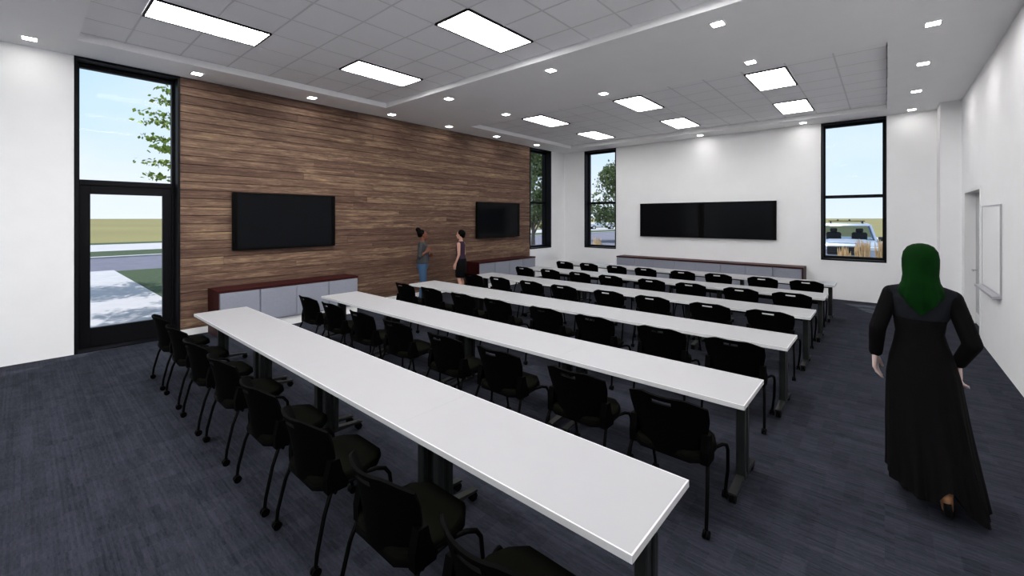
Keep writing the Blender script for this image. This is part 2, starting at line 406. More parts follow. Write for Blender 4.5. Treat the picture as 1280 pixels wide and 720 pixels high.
# ceiling with two recessed tile bays
BX0, BX1 = -7.925, 0.03
BAYS = [(0.49, 5.055, 0.949), (7.51, 12.11, 8.005), (-6.53, -1.965, -6.071)]  # last bay is added behind the viewer to carry unseen fill panels
m = MB(); zt = ZC + 0.30
m.box((XL, YB, ZC), (BX0, YF, zt)); m.box((BX1, YB, ZC), (XR, YF, zt))
m.box((BX0, YB, ZC), (BX1, BAYS[2][0], zt)); m.box((BX0, BAYS[2][1], ZC), (BX1, BAYS[0][0], zt)); m.box((BX0, BAYS[0][1], ZC), (BX1, BAYS[1][0], zt)); m.box((BX0, BAYS[1][1], ZC), (BX1, YF, zt))
m.box((XL-T-0.2, YB-T-0.2, zt), (XR+T+0.2, YF+T+0.2, zt+0.3))
ceiling = struct(m.build('ceiling', 'ceiling_paint'), 'white plaster ceiling with two recessed bays of square acoustic tiles', 'ceiling')
G = 0.6096
light_cells = {}
tile_me = {}
for bi, (y0, y1, yg) in enumerate(BAYS):
    xl = sorted({BX0, BX1} | {-1.794 + k*G for k in range(-12, 5) if BX0 + 0.02 < -1.794 + k*G < BX1 - 0.02})
    yl = sorted({y0, y1} | {yg + k*G for k in range(-2, 9) if y0 + 0.02 < yg + k*G < y1 - 0.02})
    lights = []
    for k in range(3):
        for q in (0, 4):
            lights.append((-1.794 - 4*G*k, yg + q*G, -1.794 - 4*G*k + G, yg + q*G + 2*G))
    light_cells[bi] = lights
    rear = MB()
    for i in range(len(xl)-1):
        for j in range(len(yl)-1):
            cx, cy = (xl[i]+xl[i+1])/2, (yl[j]+yl[j+1])/2
            if any(a < cx < c and b < cy < d for a, b, c, d in lights): continue
            if bi == 2:      # added bay behind the viewer: one joined part
                rear.box((xl[i]+0.009, yl[j]+0.009, ZT), (xl[i+1]-0.009, yl[j+1]-0.009, ZT+0.016)); continue
            w, h = round(xl[i+1]-xl[i], 3), round(yl[j+1]-yl[j], 3)
            if (w, h) not in tile_me:
                mm = MB(); mm.cbox((-w/2+0.009, -h/2+0.009, 0), (w/2-0.009, h/2-0.009, 0.016), 0.003); tile_me[(w, h)] = mm.mesh('ceiling_tile', 'ceiling_tile')
            inst('ceiling_tile', tile_me[(w, h)], ceiling, (cx, cy, ZT))
    if bi == 2:
        rear.build('rear_tiles', 'ceiling_tile', ceiling)['kind'] = 'stuff'
        bbx('bay_backing', (BX0, y0, ZT+0.021), (BX1, y1, ZT+0.03), 'grid_metal', ceiling)
        continue
    for x in xl[1:-1]:
        # bars stop at the lights
        segs = [(y0, y1)]
        for a, b, c, d in lights:
            if a - 0.01 < x < c + 0.01:
                segs = [s_ for g0, g1 in segs for s_ in (((g0, b), (d, g1)) if g0 < b and d < g1 else ((g0, g1),)) if s_[1]-s_[0] > 0.02]
        for g0, g1 in segs: bbx('grid_bar', (x-0.011, g0, ZT-0.0015), (x+0.011, g1, ZT+0.02), 'grid_metal', ceiling)
    for y in yl[1:-1]:
        segs = [(BX0, BX1)]
        for a, b, c, d in lights:
            if b - 0.01 < y < d + 0.01:
                segs = [s_ for g0, g1 in segs for s_ in (((g0, a), (c, g1)) if g0 < a and c < g1 else ((g0, g1),)) if s_[1]-s_[0] > 0.02]
        for g0, g1 in segs: bbx('grid_bar', (g0, y-0.009, ZT-0.001), (g1, y+0.009, ZT+0.019), 'grid_metal', ceiling)
    bbx('bay_backing', (BX0, y0, ZT+0.021), (BX1, y1, ZT+0.03), 'grid_metal', ceiling)

# troffer lights
fm = MB(); w, h, b_ = G, 2*G, 0.022
for lo, hi in (((0,0),(b_,h)),((w-b_,0),(w,h)),((b_,0),(w-b_,b_)),((b_,h-b_),(w-b_,h))): fm.box((lo[0],lo[1],-0.012),(hi[0],hi[1],0.015))
frame_me = fm.mesh('frame', 'black_frame'); dm = MB(); dm.box((b_,b_,-0.004),(w-b_,h-b_,0.008)); diff_me = [dm.mesh('diffuser', 'panel_light_%d' % k_) for k_ in range(3)]
colname = ['nearest the right wall', 'in the middle column', 'nearest the timber wall']
for bi in (0, 1, 2):
    for k, (a, b, c, d) in enumerate(light_cells[bi]):
        o = empty('ceiling_light', (a, b, ZT-0.004))
        inst('frame', frame_me, o); inst('diffuser', diff_me[bi], o)
        tag(o, 'lit flat panel %s, %s row of the %s ceiling bay' % (colname[k//2], ['nearer','farther'][k % 2], ['near','far','added rear'][bi]), 'ceiling light', 'flat ceiling light panels')
# downlights
tm = MB(); q = 0.085; p_ = 0.062
for lo, hi in (((-q,-q),(-p_,q)),((p_,-q),(q,q)),((-p_,-q),(p_,-p_)),((-p_,p_),(p_,q))): tm.box((lo[0],lo[1],-0.008),(hi[0],hi[1],0.0))
trim_me = tm.mesh('trim', 'white_trim'); lm = MB(); lm.box((-p_,-p_,-0.010),(p_,p_,0.0)); lens_me = lm.mesh('lens', 'down_light'); wm = MB(); wm.box((-p_,-p_,-0.006),(p_,p_,0.0)); wash_me = wm.mesh('lens', 'wash_light')
DL = []
names_y = ['first','second','third','fourth','fifth','sixth','seventh']
for i, y in enumerate((0.076, 1.86, 3.69, 5.46, 7.13, 8.89, 10.75)): DL.append((-8.325, y, '%s along the timber wall from the viewer' % names_y[i]))
for x, d in ((-6.39,'nearest the timber wall'),(-3.95,'in the middle'),(-1.505,'nearest the right wall')):
    DL.append((x, 5.465, 'on the plaster band by the near bay, ' + d)); DL.append((x, 7.13, 'on the plaster band by the far bay, ' + d))
for i, y in enumerate((7.14, 8.90, 10.76, 12.51)): DL.append((0.435, y, '%s along the right wall from the viewer' % names_y[i]))
for i, y in enumerate((5.36, 3.58, 1.80, 0.02, -1.76, -3.54, -5.32)): DL.append((0.435, y, '%s added to the right wall row out of view' % names_y[i]))  # unseen downlights added to brighten the right wall
DL.append((-1.50, 12.51, 'above the right window of the far wall')); DL.append((-3.9, 12.51, 'above the paired screens of the far wall'))
for x, y, d in DL:
    o = empty('downlight', (x, y, ZC)); inst('trim', trim_me, o); inst('lens', wash_me if x == 0.435 and y < 12 else lens_me, o)
    tag(o, 'small square downlight, ' + d, 'downlight', 'square recessed downlights')

# ------------------------------------------------------------------ windows and doors
def opening(name, axis, plane, a0, a1, z0, z1, outd, label, bars, bottom=True, wf=0.07, rec=0.27):
    """black lined opening; axis 'x': wall plane X=plane running in y; 'y': plane Y=plane running in x. outd=+-1 outward."""
    def bx(mb, a, b, za, zb, d0, d1, c=0.0):
        q0, q1 = sorted((plane + outd*d0, plane + outd*d1))
        lo, hi = ((q0, a, za), (q1, b, zb)) if axis == 'x' else ((a, q0, za), (b, q1, zb))
        mb.cbox(lo, hi, c) if c else mb.box(lo, hi)
    m = MB(); t = 0.035
    bx(m, a0, a0+t, z0, z1, -0.006, T+0.03); bx(m, a1-t, a1, z0, z1, -0.006, T+0.03)
    bx(m, a0+t, a1-t, z1-t, z1, -0.006, T+0.03)
    if bottom: bx(m, a0+t, a1-t, z0, z0+t, -0.006, T+0.03)
    root = struct(m.build(name, 'black_frame'), label, 'door' if name.startswith('door') else 'window')
    if bottom: zz0 = z0 + t
    else: zz0 = z0
    # outer glazing frame
    for (a, b, za, zb) in ((a0+t, a0+wf, zz0, z1-t), (a1-wf, a1-t, zz0, z1-t), (a0+wf, a1-wf, z1-t-0.06, z1-t)):
        mm = MB(); bx(mm, a, b, za, zb, rec-0.05, rec+0.05, 0.004); mm.build('frame_bar', 'black_frame', root)
    return root, bx
def window(name, axis, plane, a0, a1, outd, label):
    root, bx = opening(name, axis, plane, a0, a1, SILL, HEAD, outd, label, None)
    wf, rec = 0.07, 0.27
    mm = MB(); bx(mm, a0+wf, a1-wf, SILL+0.035, SILL+0.095, rec-0.05, rec+0.05, 0.004); mm.build('frame_bar', 'black_frame', root)
    mm = MB(); bx(mm, a0+wf, a1-wf, 2.43, 2.505, rec-0.05, rec+0.05, 0.004); mm.build('mullion', 'black_frame', root)
    for za, zb in ((SILL+0.095, 2.43), (2.505, HEAD-0.095)):
        mm = MB(); bx(mm, a0+wf, a1-wf, za, zb, rec-0.004, rec+0.004); mm.build('pane', 'pane_glass', root)
window('window_1', 'x', XL, 10.90, 12.08, -1, 'tall black-framed window in the left wall beyond the timber cladding')
window('window_2', 'y', YF, -7.87, -6.67, 1, 'tall black-framed window in the far wall beside the left corner')
window('window_3', 'y', YF, -1.18, 0.03, 1, 'tall black-framed window in the far wall with a silver truck outside')
# glazed door with transom
root, bx = opening('door_1', 'x', XL, 0.50, 1.72, 0.0, HEAD+0.01, -1, 'black-framed glazed entrance door with a transom pane above', None, bottom=False)
rec = 0.27
mm = MB(); bx(mm, 0.57, 1.65, 2.44, 2.52, rec-0.05, rec+0.05, 0.004); mm.build('transom_bar', 'black_frame', root)
mm = MB(); bx(mm, 0.57, 1.65, 2.52, HEAD-0.085, rec-0.004, rec+0.004); mm.build('transom_pane', 'pane_glass', root)
mm = MB(); bx(mm, 0.535, 1.685, 0.0, 0.012, -0.0, T); mm.build('threshold', 'black_frame', root)
leaf = MB()
for (a, b, za, zb) in ((0.57,0.685,0.012,2.44),(1.535,1.65,0.012,2.44),(0.685,1.535,2.31,2.44),(0.685,1.535,0.012,0.30)): bx(leaf, a, b, za, zb, rec-0.03, rec+0.03, 0.003)
lf = leaf.build('door_leaf', 'black_frame', root)
mm = MB(); bx(mm, 0.685, 1.535, 0.30, 2.31, rec-0.004, rec+0.004); mm.build('pane', 'pane_glass', lf)
# recessed door on the right wall
m = MB(); t = 0.05
for lo, hi in (((XR-0.012, DY0, 0), (XR+0.14, DY0+t, DZ)), ((XR-0.012, DY1-t, 0), (XR+0.14, DY1, DZ)), ((XR-0.012, DY0+t, DZ-t), (XR+0.14, DY1-t, DZ))): m.cbox(lo, hi, 0.004)
d2 = struct(m.build('door_2', 'white_trim'), 'pale grey door set back in the right wall beside the whiteboard', 'door')
lf = bbx('door_leaf', (XR+0.13, DY0+t, 0.01), (XR+0.175, DY1-t, DZ-t), 'door_paint', d2, 0.003)
bbx('kick_plate', (XR+0.122, DY0+t+0.03, 0.03), (XR+0.13, DY1-t-0.03, 0.22), 'white_trim', lf)
m = MB(); m.cyl((XR+0.095, 11.45, 1.0), 0.012, 0.07, 'x'); m.cbox((XR+0.06, 11.32, 0.985), (XR+0.078, 11.47, 1.015), 0.004); m.build('handle', 'board_metal', lf)

# ------------------------------------------------------------------ tables
TOPZ, TY = 0.70, 0.61; TL = 1.524; TX0 = -6.80
def make_table():
    o = empty('training_table')
    hw, hd = TL/2 - 0.0004, TY/2
    m = MB(); m.box((-hw, -hd+0.008, TOPZ-0.030), (hw, hd-0.008, TOPZ)); m.build('tabletop', 'laminate_white', o)
    return o
def caster_mesh(r, name, mat):
    m = MB()
    for s_ in (-1, 1): m.cyl((s_*0.0115, 0, r), r, 0.012, 'x', 14)
    m.cbox((-0.005, -r*0.6, r*0.8), (0.005, r*0.6, r*2.0), 0.002); m.cyl((0, 0, r*2.1), 0.008, r*0.7, 'z', 8)
    return m.mesh(name, mat, 35)
tcaster = caster_mesh(0.029, 'caster', 'tube_black'); ccaster = caster_mesh(0.026, 'caster', 'tube_black')
hd = TY/2
m = MB(); m.box((-TL/2+0.0004, -hd, TOPZ-0.032), (TL/2-0.0004, -hd+0.008, TOPZ-0.0005)); m.box((-TL/2+0.0004, hd-0.008, TOPZ-0.032), (TL/2-0.0004, hd, TOPZ-0.0005)); edge_me = m.mesh('edge_band', 'edge_white')
m = MB(); m.cbox((-0.03, -0.062, 0.072), (0.03, -0.018, TOPZ-0.035), 0.006); m.cbox((-0.03, 0.018, 0.072), (0.03, 0.062, TOPZ-0.035), 0.006); m.box((-0.016, -0.02, 0.08), (0.016, 0.02, TOPZ-0.04))
m.box((-0.028, -0.24, TOPZ-0.045), (0.028, 0.24, TOPZ-0.032))
post_me = m.mesh('leg', 'table_metal')
m = MB(); prof = [(-0.285,0.062),(0.285,0.062),(0.285,0.075),(0.06,0.098),(-0.06,0.098),(-0.285,0.075)]
m.loft([[(s_*0.026, y, z) for y, z in prof] for s_ in (1,-1)]); foot_me = m.mesh('foot', 'table_metal')
m = MB(); m.tube([(-TL/2+0.1, 0, TOPZ-0.075), (TL/2-0.1, 0, TOPZ-0.075)], 0.02, 8); rail_me = m.mesh('stretcher', 'table_metal', 40)
def table_proto(end):
    """end: -1 left row end, +1 right row end, 0 inner: row ends carry an edge band on the short side"""
    o = empty('training_table')
    m = MB(); x0, x1 = -TL/2 + (0.008 if end < 0 else 0.0004), TL/2 - (0.008 if end > 0 else 0.0004)
    m.box((x0, -hd+0.008, TOPZ-0.032), (x1, hd-0.008, TOPZ)); m.build('tabletop', 'laminate_white', o)
    eb = inst('edge_band', edge_me, o)
    if end:
        xe = end*TL/2; m = MB(); m.box((min(xe, xe-end*0.008), -hd+0.008, TOPZ-0.032), (max(xe, xe-end*0.008), hd-0.008, TOPZ-0.0005)); m.build('end_band', 'edge_white', o)
    for s_ in (-1, 1):
        lg = inst('leg', post_me, o, (s_*(TL/2-0.08), 0.0, 0)); inst('foot', foot_me, lg)
        for y in (-0.262, 0.262): inst('caster', tcaster, lg, (0, y, 0))
    inst('stretcher', rail_me, o)
    return o
tp = {k: table_proto(k) for k in (-1, 0, 1)}; tused = set()
ROWS = [1.485 + 1.675*k for k in range(6)]
rown = ['row nearest the viewer', 'second row from the viewer', 'third row from the viewer', 'fourth row from the viewer', 'fifth row from the viewer', 'row farthest from the viewer']
posn = ['first', 'second', 'third', 'fourth', 'fifth', 'sixth', 'seventh', 'eighth']
for r_, y in enumerate(ROWS):
    for k in range(4):
        e_ = -1 if k == 0 else (1 if k == 3 else 0)
        if e_ not in tused: o = tp[e_]; tused.add(e_)
        else: o = copy_tree(tp[e_])
        o.location = (TX0 + TL*(k+0.5), y + TY/2, 0)
        tag(o, 'white-topped training table, %s from the timber wall in the %s' % (posn[k], rown[r_]), 'table', 'white training tables')

# ------------------------------------------------------------------ chairs
def solid_grid(mb, P, N, nx, nz, hole, th):
    fr = {}; bk = {}
    vs = []
    for i in range(nx+1):
        for j in range(nz+1):
            p = P(i, j); n = N(i, j); fr[i,j] = len(vs); vs.append(p + n*th/2); bk[i,j] = len(vs); vs.append(p - n*th/2)
    fs = []; edges = {}
    for i in range(nx):
        for j in range(nz):
            if hole(i, j): continue
            c = [(i,j),(i+1,j),(i+1,j+1),(i,j+1)]
            fs.append(tuple(fr[q] for q in c)); fs.append(tuple(bk[q] for q in reversed(c)))
            for k in range(4):
                a, b = c[k], c[(k+1)%4]
                if (b, a) in edges: del edges[(b, a)]
                else: edges[(a, b)] = 1
    for a, b in edges: fs.append((fr[b], fr[a], bk[a], bk[b]))
    mb.add(vs, fs)
def back_point(s, t):
    a = abs(s)
    top = 0.805 - 0.050*max(0, (a-0.52)/0.48)**1.2
    z = 0.425 + t*(top - 0.425)
    w = 0.205 + 0.055*min(1, t/0.75)**0.9
    y = -0.222 - 0.020*t - 0.052*t**2.4 + 0.118*s*s
    return Vector((s*w, y, z))
def make_chair():
    o = empty('nesting_chair')
    # seat
    out = [(-0.16,-0.215),(0.16,-0.215),(0.215,-0.17),(0.238,-0.05),(0.240,0.07),(0.205,0.165),(0.135,0.235),(-0.135,0.235),(-0.205,0.165),(-0.240,0.07),(-0.238,-0.05),(-0.215,-0.17)]
    m = MB(); m.loft([[(x*k, y*k, z) for x, y in out] for k, z in ((0.90,0.410),(0.98,0.424),(1.0,0.440),(0.985,0.456),(0.93,0.466),(0.5,0.462))]); m.build('seat', 'seat_fabric', o, smooth=50)
    m = MB(); m.loft([[(x*k, y*k, z) for x, y in out] for k, z in ((0.80,0.396),(1.012,0.406),(1.015,0.432),(0.99,0.438))]); m.build('seat_pan', 'black_plastic', o, smooth=50)
    # back shell with hand slot
    m = MB(); nx, nz = 16, 14
    P = lambda i, j: back_point(-1 + 2*i/nx, j/nz)
    def N(i, j):
        s, t = -1 + 2*i/nx, j/nz; e1 = back_point(min(1,s+.05), t) - back_point(max(-1,s-.05), t); e2 = back_point(s, min(1,t+.03)) - back_point(s, max(0,t-.03)); return e1.cross(e2).normalized()
    solid_grid(m, P, N, nx, nz, lambda i, j: 6 <= i <= 9 and j == 12, 0.014); m.build('backrest', 'black_plastic', o, smooth=50)
    for s_ in (-1, 1):
        m = MB(); m.tube([(s_*0.225, 0.06, 0.412), (s_*0.255, 0.135, 0.418), (s_*0.272, 0.180, 0.405), (s_*0.275, 0.212, 0.36), (s_*0.267, 0.238, 0.20), (s_*0.250, 0.247, 0.055)], [0.012,0.013,0.013,0.0125,0.012,0.011], 8); m.build('leg', 'tube_black', o, smooth=50)
        m = MB(); m.tube([(s_*0.225, 0.06, 0.408), (s_*0.242, -0.08, 0.410), (s_*0.252, -0.155, 0.400), (s_*0.262, -0.195, 0.30), (s_*0.270, -0.238, 0.12), (s_*0.270, -0.245, 0.055)], [0.012,0.013,0.013,0.012,0.012,0.011], 8); m.build('leg', 'tube_black', o, smooth=50)
        m = MB(); prof = [(-0.175,0.40),(-0.06,0.40),(-0.05,0.432),(-0.085,0.50),(-0.105,0.580),(-0.155,0.580),(-0.178,0.48)]
        m.loft([[(x, y, z) for y, z in prof] for x in ((s_*0.213, s_*0.262) if s_ < 0 else (s_*0.262, s_*0.213))]); m.build('bracket', 'black_plastic', o)
        inst('caster', ccaster, o, (s_*0.250, 0.247, 0)); inst('caster', ccaster, o, (s_*0.270, -0.245, 0))
    m = MB(); m.tube([(-0.245,-0.12,0.385),(0.245,-0.12,0.385)], 0.010, 8); m.build('cross_bar', 'tube_black', o, smooth=50)
    return o
chair = make_chair(); first = True
CX = [-6.43, -5.695, -4.91, -4.18, -3.33, -2.607, -1.80, -1.09]
rng = random.Random(3)
for r_, y in enumerate(ROWS):
    for k, x in enumerate(CX):
        o = chair if first else copy_tree(chair); first = False
        o.location = (x + rng.uniform(-0.003, 0.003), y - 0.185 + rng.uniform(-0.01, 0.01), 0)
        tag(o, 'black caster chair, %s from the timber wall in the %s' % (posn[k], rown[r_]), 'chair', 'black caster chairs')

# ------------------------------------------------------------------ wall screens
def display(loc, rz, w, h, label, group=None):
    o = empty('wall_display', loc, rz)      # local: faces -Y
    d = 0.075; bw, bh = 0.075, 0.035
    m = MB(); m.cbox((-w/2, -d+0.012, -h/2), (w/2, -0.012, h/2), 0.006); m.build('housing', 'bezel', o)
    m = MB()
    for lo, hi in (((-w/2,-h/2),(-w/2+bw,h/2)),((w/2-bw,-h/2),(w/2,h/2)),((-w/2+bw,-h/2),(w/2-bw,-h/2+bh)),((-w/2+bw,h/2-bh),(w/2-bw,h/2))): m.box((lo[0],-d,lo[1]),(hi[0],-d+0.012,hi[1]))
    m.build('bezel', 'bezel', o)
    m = MB(); m.box((-w/2+bw, -d+0.005, -h/2+bh), (w/2-bw, -d+0.0125, h/2-bh)); m.build('screen', 'screen', o)
    m = MB(); m.box((-0.3, -0.012, -0.2), (0.3, 0.0, 0.2)); m.build('wall_mount', 'table_metal', o)
    tag(o, label, 'screen', group)
display((XL+0.001, 3.38, 1.89), R(90), 1.86, 1.03, 'large black screen on the timber wall nearest the glazed door', 'wall screens')
display((XL+0.001, 9.36, 1.89), R(90), 1.86, 1.03, 'black screen on the timber wall beside the far corner window', 'wall screens')
display((-4.885, YF-0.001, 1.89), 0, 1.835, 1.02, 'left black screen of the pair on the far wall', 'wall screens')
display((-3.035, YF-0.001, 1.89), 0, 1.85, 1.02, 'right black screen of the pair on the far wall', 'wall screens')

# ------------------------------------------------------------------ credenzas (units + worktop)
def credenza(loc, rz, nd, endside, labels, toplabel):
    """local: runs +X from 0, front faces -Y, back at y=0; units of 1,2,..,1 doors"""
    dw = 0.61; L = nd*dw; D = 0.50; base = Matrix.Translation(loc) @ Matrix.Rotation(rz, 4, 'Z')
    units = [1] + [2]*((nd-2)//2) + [1]; x = 0.0
    for u, lab in zip(units, labels):
        o = empty('cabinet', base @ Vector((x, 0, 0)), rz); w = u*dw
        bbx('carcass', (0.003, -D, 0.15), (w-0.003, -0.005, 0.715), 'cabinet_body', o)
        bbx('plinth', (0.0, -D+0.012, 0.0), (w, -D+0.05, 0.148), 'white_trim', o)
        for k in range(u): bbx('cabinet_door', (k*dw+0.006 + (0.004 if k == 0 else 0), -D-0.02, 0.165), ((k+1)*dw-0.004 - (0.006 if k == u-1 else 0), -D-0.001, 0.708), 'cabinet_front', o, 0.003)
        tag(o, lab, 'cabinet', 'low credenza cabinets'); x += w
    o = empty('credenza_top', base @ Vector((0, 0, 0)), rz)
    bbx('worktop', (-0.03 if endside < 0 else -0.004, -D-0.024, 0.717), (L+0.004 if endside < 0 else L+0.03, -0.002, 0.757), 'mahogany', o, 0.003)
    xe = (-0.03, -0.004) if endside < 0 else (L+0.004, L+0.03)
    bbx('end_panel', (xe[0], -D-0.024, 0.0), (xe[1], -0.002, 0.7165), 'mahogany', o, 0.002)
    tag(o, toplabel, 'worktop', 'dark red credenza tops')
credenza((XL+0.006, 2.13, 0), R(90), 4, -1,
    ['grey single-door cabinet at the glazed-door end of the near credenza', 'grey two-door cabinet in the middle of the near credenza', 'grey single-door cabinet at the far end of the near credenza'],
    'dark mahogany top and end panel of the near credenza below the timber wall')
credenza((XL+0.006, 8.08, 0), R(90), 4, -1,
    ['grey single-door cabinet nearest the two women on the second credenza', 'grey two-door cabinet in the middle of the second credenza', 'grey single-door cabinet under the corner window end of the second credenza'],
    'dark mahogany top and end panel of the credenza behind the two women')
credenza((-6.385, YF-0.002, 0), 0, 8, 1,
    ['grey single-door cabinet at the left end of the far wall credenza', 'grey two-door cabinet, left of three on the far wall credenza', 'grey two-door cabinet, middle of three on the far wall credenza', 'grey two-door cabinet, right of three on the far wall credenza', 'grey single-door cabinet at the right end of the far wall credenza'],
    'long dark mahogany top on the far wall credenza below the paired screens')

# ------------------------------------------------------------------ whiteboard
o = empty('whiteboard', (XR, 0, 0)); y0, y1, z0, z1 = 8.31, 9.68, 0.94, 2.13; b_ = 0.018
bbx('writing_surface', (-0.016, y0+b_, z0+b_), (-0.002, y1-b_, z1-b_), 'board_white', o)
for lo, hi in (((y0,z0),(y0+b_,z1)),((y1-b_,z0),(y1,z1)),((y0+b_,z0),(y1-b_,z0+b_)),((y0+b_,z1-b_),(y1-b_,z1))): bbx('frame_bar', (-0.02, lo[0], lo[1]), (-0.002, hi[0], hi[1]), 'board_metal', o)
m = MB(); prof = [(0.0,0.94),(-0.085,0.925),(-0.095,0.935),(-0.095,0.905),(-0.085,0.895),(0.0,0.90)]
m.loft([[(x-0.002, y, z) for x, z in prof] for y in (y0-0.0, y1)]); m.build('marker_tray', 'board_metal', o)
tag(o, 'white marker board with a metal tray on the right wall', 'whiteboard')

# ------------------------------------------------------------------ outdoors
def ground(name, x0, y0, x1, y1, z, mat, label, cat):
    return struct(bbx(name, (x0, y0, z-0.3), (x1, y1, z), mat), label, cat)
ground('field', -1500, -1500, 1500, 2500, -0.17, 'field', 'flat olive-green field running to the horizon', 'field')
ground('parking_lot', -22.4, 16.2, 40, 50, -0.135, 'asphalt', 'grey asphalt parking lot beyond the far wall', 'parking lot')
ground('road', -30.5, -120, -22.4, 120, -0.14, 'asphalt', 'grey asphalt road beyond the entrance walk', 'road')
ground('verge', -36.5, -120, -31.0, 120, -0.12, 'lawn', 'green grass verge across the road', 'verge')
ground('pavement', -45.5, -120, -36.5, 120, -0.11, 'concrete', 'pale pavement band beyond the grass verge', 'pavement')
ground('hedge_strip', -48.5, -120, -45.5, 120, -0.10, 'lawn', 'dark green strip edging the olive field', 'verge')
ground('kerb', -31.0, -120, -30.5, 120, -0.07, 'concrete', 'pale concrete kerb along the road', 'kerb')
ground('far_verge', -22.4, 50, 60, 54, -0.12, 'lawn', 'green strip behind the parking lot', 'verge')
ground('far_pavement', -22.4, 54, 60, 60, -0.11, 'concrete', 'pale pavement behind the parking lot', 'pavement')
ground('lawn', -22.4, 2.36, XL-T-0.01, 16.2, -0.10, 'lawn', 'dark green lawn beside the entrance walk', 'lawn')
ground('walkway', -22.4, -2.6, XL-T-0.01, 2.36, -0.06, 'concrete', 'pale concrete walk leading from the glazed door', 'walkway')
ground('terrace', XL-T, -40, 20, YB-T-0.01, -0.07, 'concrete', 'pale concrete terrace added behind the viewer', 'terrace')  # added outside the unseen glazing to bounce daylight up to the ceiling
ground('planting_bed', XL-T, YF+T+0.05, 6, 16.2, -0.09, 'mulch', 'mulched planting bed outside the far windows', 'planting bed')

def leaf_cloud(mb, pts, size, rnd, flat=0.3):
    for p in pts:
        n = Vector((rnd.gauss(0,1), rnd.gauss(0,1), rnd.gauss(0,1)+0.4)).normalized(); u = n.orthogonal().normalized(); a = rnd.uniform(0, 6.28)
        u = (Matrix.Rotation(a, 3, n) @ u); w = n.cross(u); s = size*rnd.uniform(0.6, 1.25)
        o = len(mb.v)
        mb.v += [tuple(p - u*s*0.5), tuple(p + w*s*0.36 + n*s*0.08), tuple(p + u*s*0.55), tuple(p - w*s*0.36 + n*s*0.08)]
        mb.f.append((o, o+1, o+2, o+3)); mb.mi.append(0)
def tree_near(loc, label, seed=11):
    rnd = random.Random(seed); o = empty('young_tree', loc)
    m = MB(); m.tube([(0,0,-0.1),(0.03,0,1.5),(0,0.04,3.5),(0.03,0,5.5),(0,0,7.3)], [0.11,0.09,0.075,0.05,0.012], 8); tr = m.build('trunk', 'bark', o, smooth=60)
    br = MB(); pts = []
    for k in range(46):
        z = 2.9 + 4.3*k/46 + rnd.uniform(-.06,.06); a = k*2.4 + rnd.uniform(-.4,.4); L = (1.95 - 0.30*abs(z-4.3))*rnd.uniform(0.75,1.05)
        d = Vector((math.cos(a), math.sin(a), 0.16)); p0 = Vector((0,0,z)); p1 = p0 + d*L*0.5 + Vector((0,0,0.03)); p2 = p0 + d*L + Vector((0,0,-0.05))
        br.tube([p0,p1,p2], [0.022,0.014,0.005], 5)
        for q in range(84):
            t = rnd.uniform(0.18,1.0)**0.75; c = p0.lerp(p2, t); sp = 0.15
            pts.append(c + Vector((rnd.gauss(0,sp), rnd.gauss(0,sp), rnd.gauss(0,0.055))))
    br.build('branches', 'bark', o, smooth=60)
    m = MB(); leaf_cloud(m, pts, 0.15, rnd); f = m.build('foliage', 'leaf_light', o); f['kind'] = 'stuff'
    tag(o, label, 'tree')
def tree_far(loc, h, rad, seed, label, n=5200):
    rnd = random.Random(seed); o = empty('shade_tree', loc)
    m = MB(); m.tube([(0,0,-0.1),(0.02,0,0.8),(0,0.05,h*0.5)], [0.16,0.12,0.06], 8); m.build('trunk', 'bark', o, smooth=60)
    br = MB()
    for k in range(9):
        a = k*2.4; z = 0.7 + 0.16*k; d = Vector((math.cos(a), math.sin(a), 0)); br.tube([(0,0,z), d*rad*0.25 + Vector((0,0,z+0.9)), d*rad*0.55 + Vector((0,0,z+h*0.36))], [0.07,0.05,0.015], 6)
    br.build('branches', 'bark', o, smooth=60)
    lobes = []
    for k in range(46):
        t = rnd.uniform(0,1); z = h*(0.26 + 0.70*t); rr = rad*(0.35+0.65*math.sin(math.pi*min(1,(0.16+0.80*t)))**0.8)*(1.0 - 0.35*t); a = rnd.uniform(0,6.28); q = rr*math.sqrt(rnd.uniform(0.05,1))*0.85
        lobes.append((Vector((q*math.cos(a), q*math.sin(a), z)), rnd.uniform(0.16,0.30)*rad))
    pts = []
    for k in range(n):
        c, r_ = rnd.choice(lobes); d = Vector((rnd.gauss(0,1), rnd.gauss(0,1), rnd.gauss(0,1))).normalized(); pts.append(c + d*r_*rnd.uniform(0.55,1.05))
    m = MB(); leaf_cloud(m, pts, 0.26, rnd); f = m.build('foliage', 'leaf_dark', o); f['kind'] = 'stuff'
    tag(o, label, 'tree', 'shade trees outside')
tree_near((-12.7, 4.95, 0), 'young green tree on the lawn close to the building beside the walk', 12)
tree_near((-17.1, 4.2, 0), 'young green tree outside the glazed door, leaves showing in the transom pane')
tree_far((-18.6, 23.6, 0), 6.9, 2.2, 5, 'green tree outside the left wall window past the timber')
tree_far((-18.9, 36.6, 0), 7.1, 3.1, 6, 'green tree in the parking lot outside the far left window')

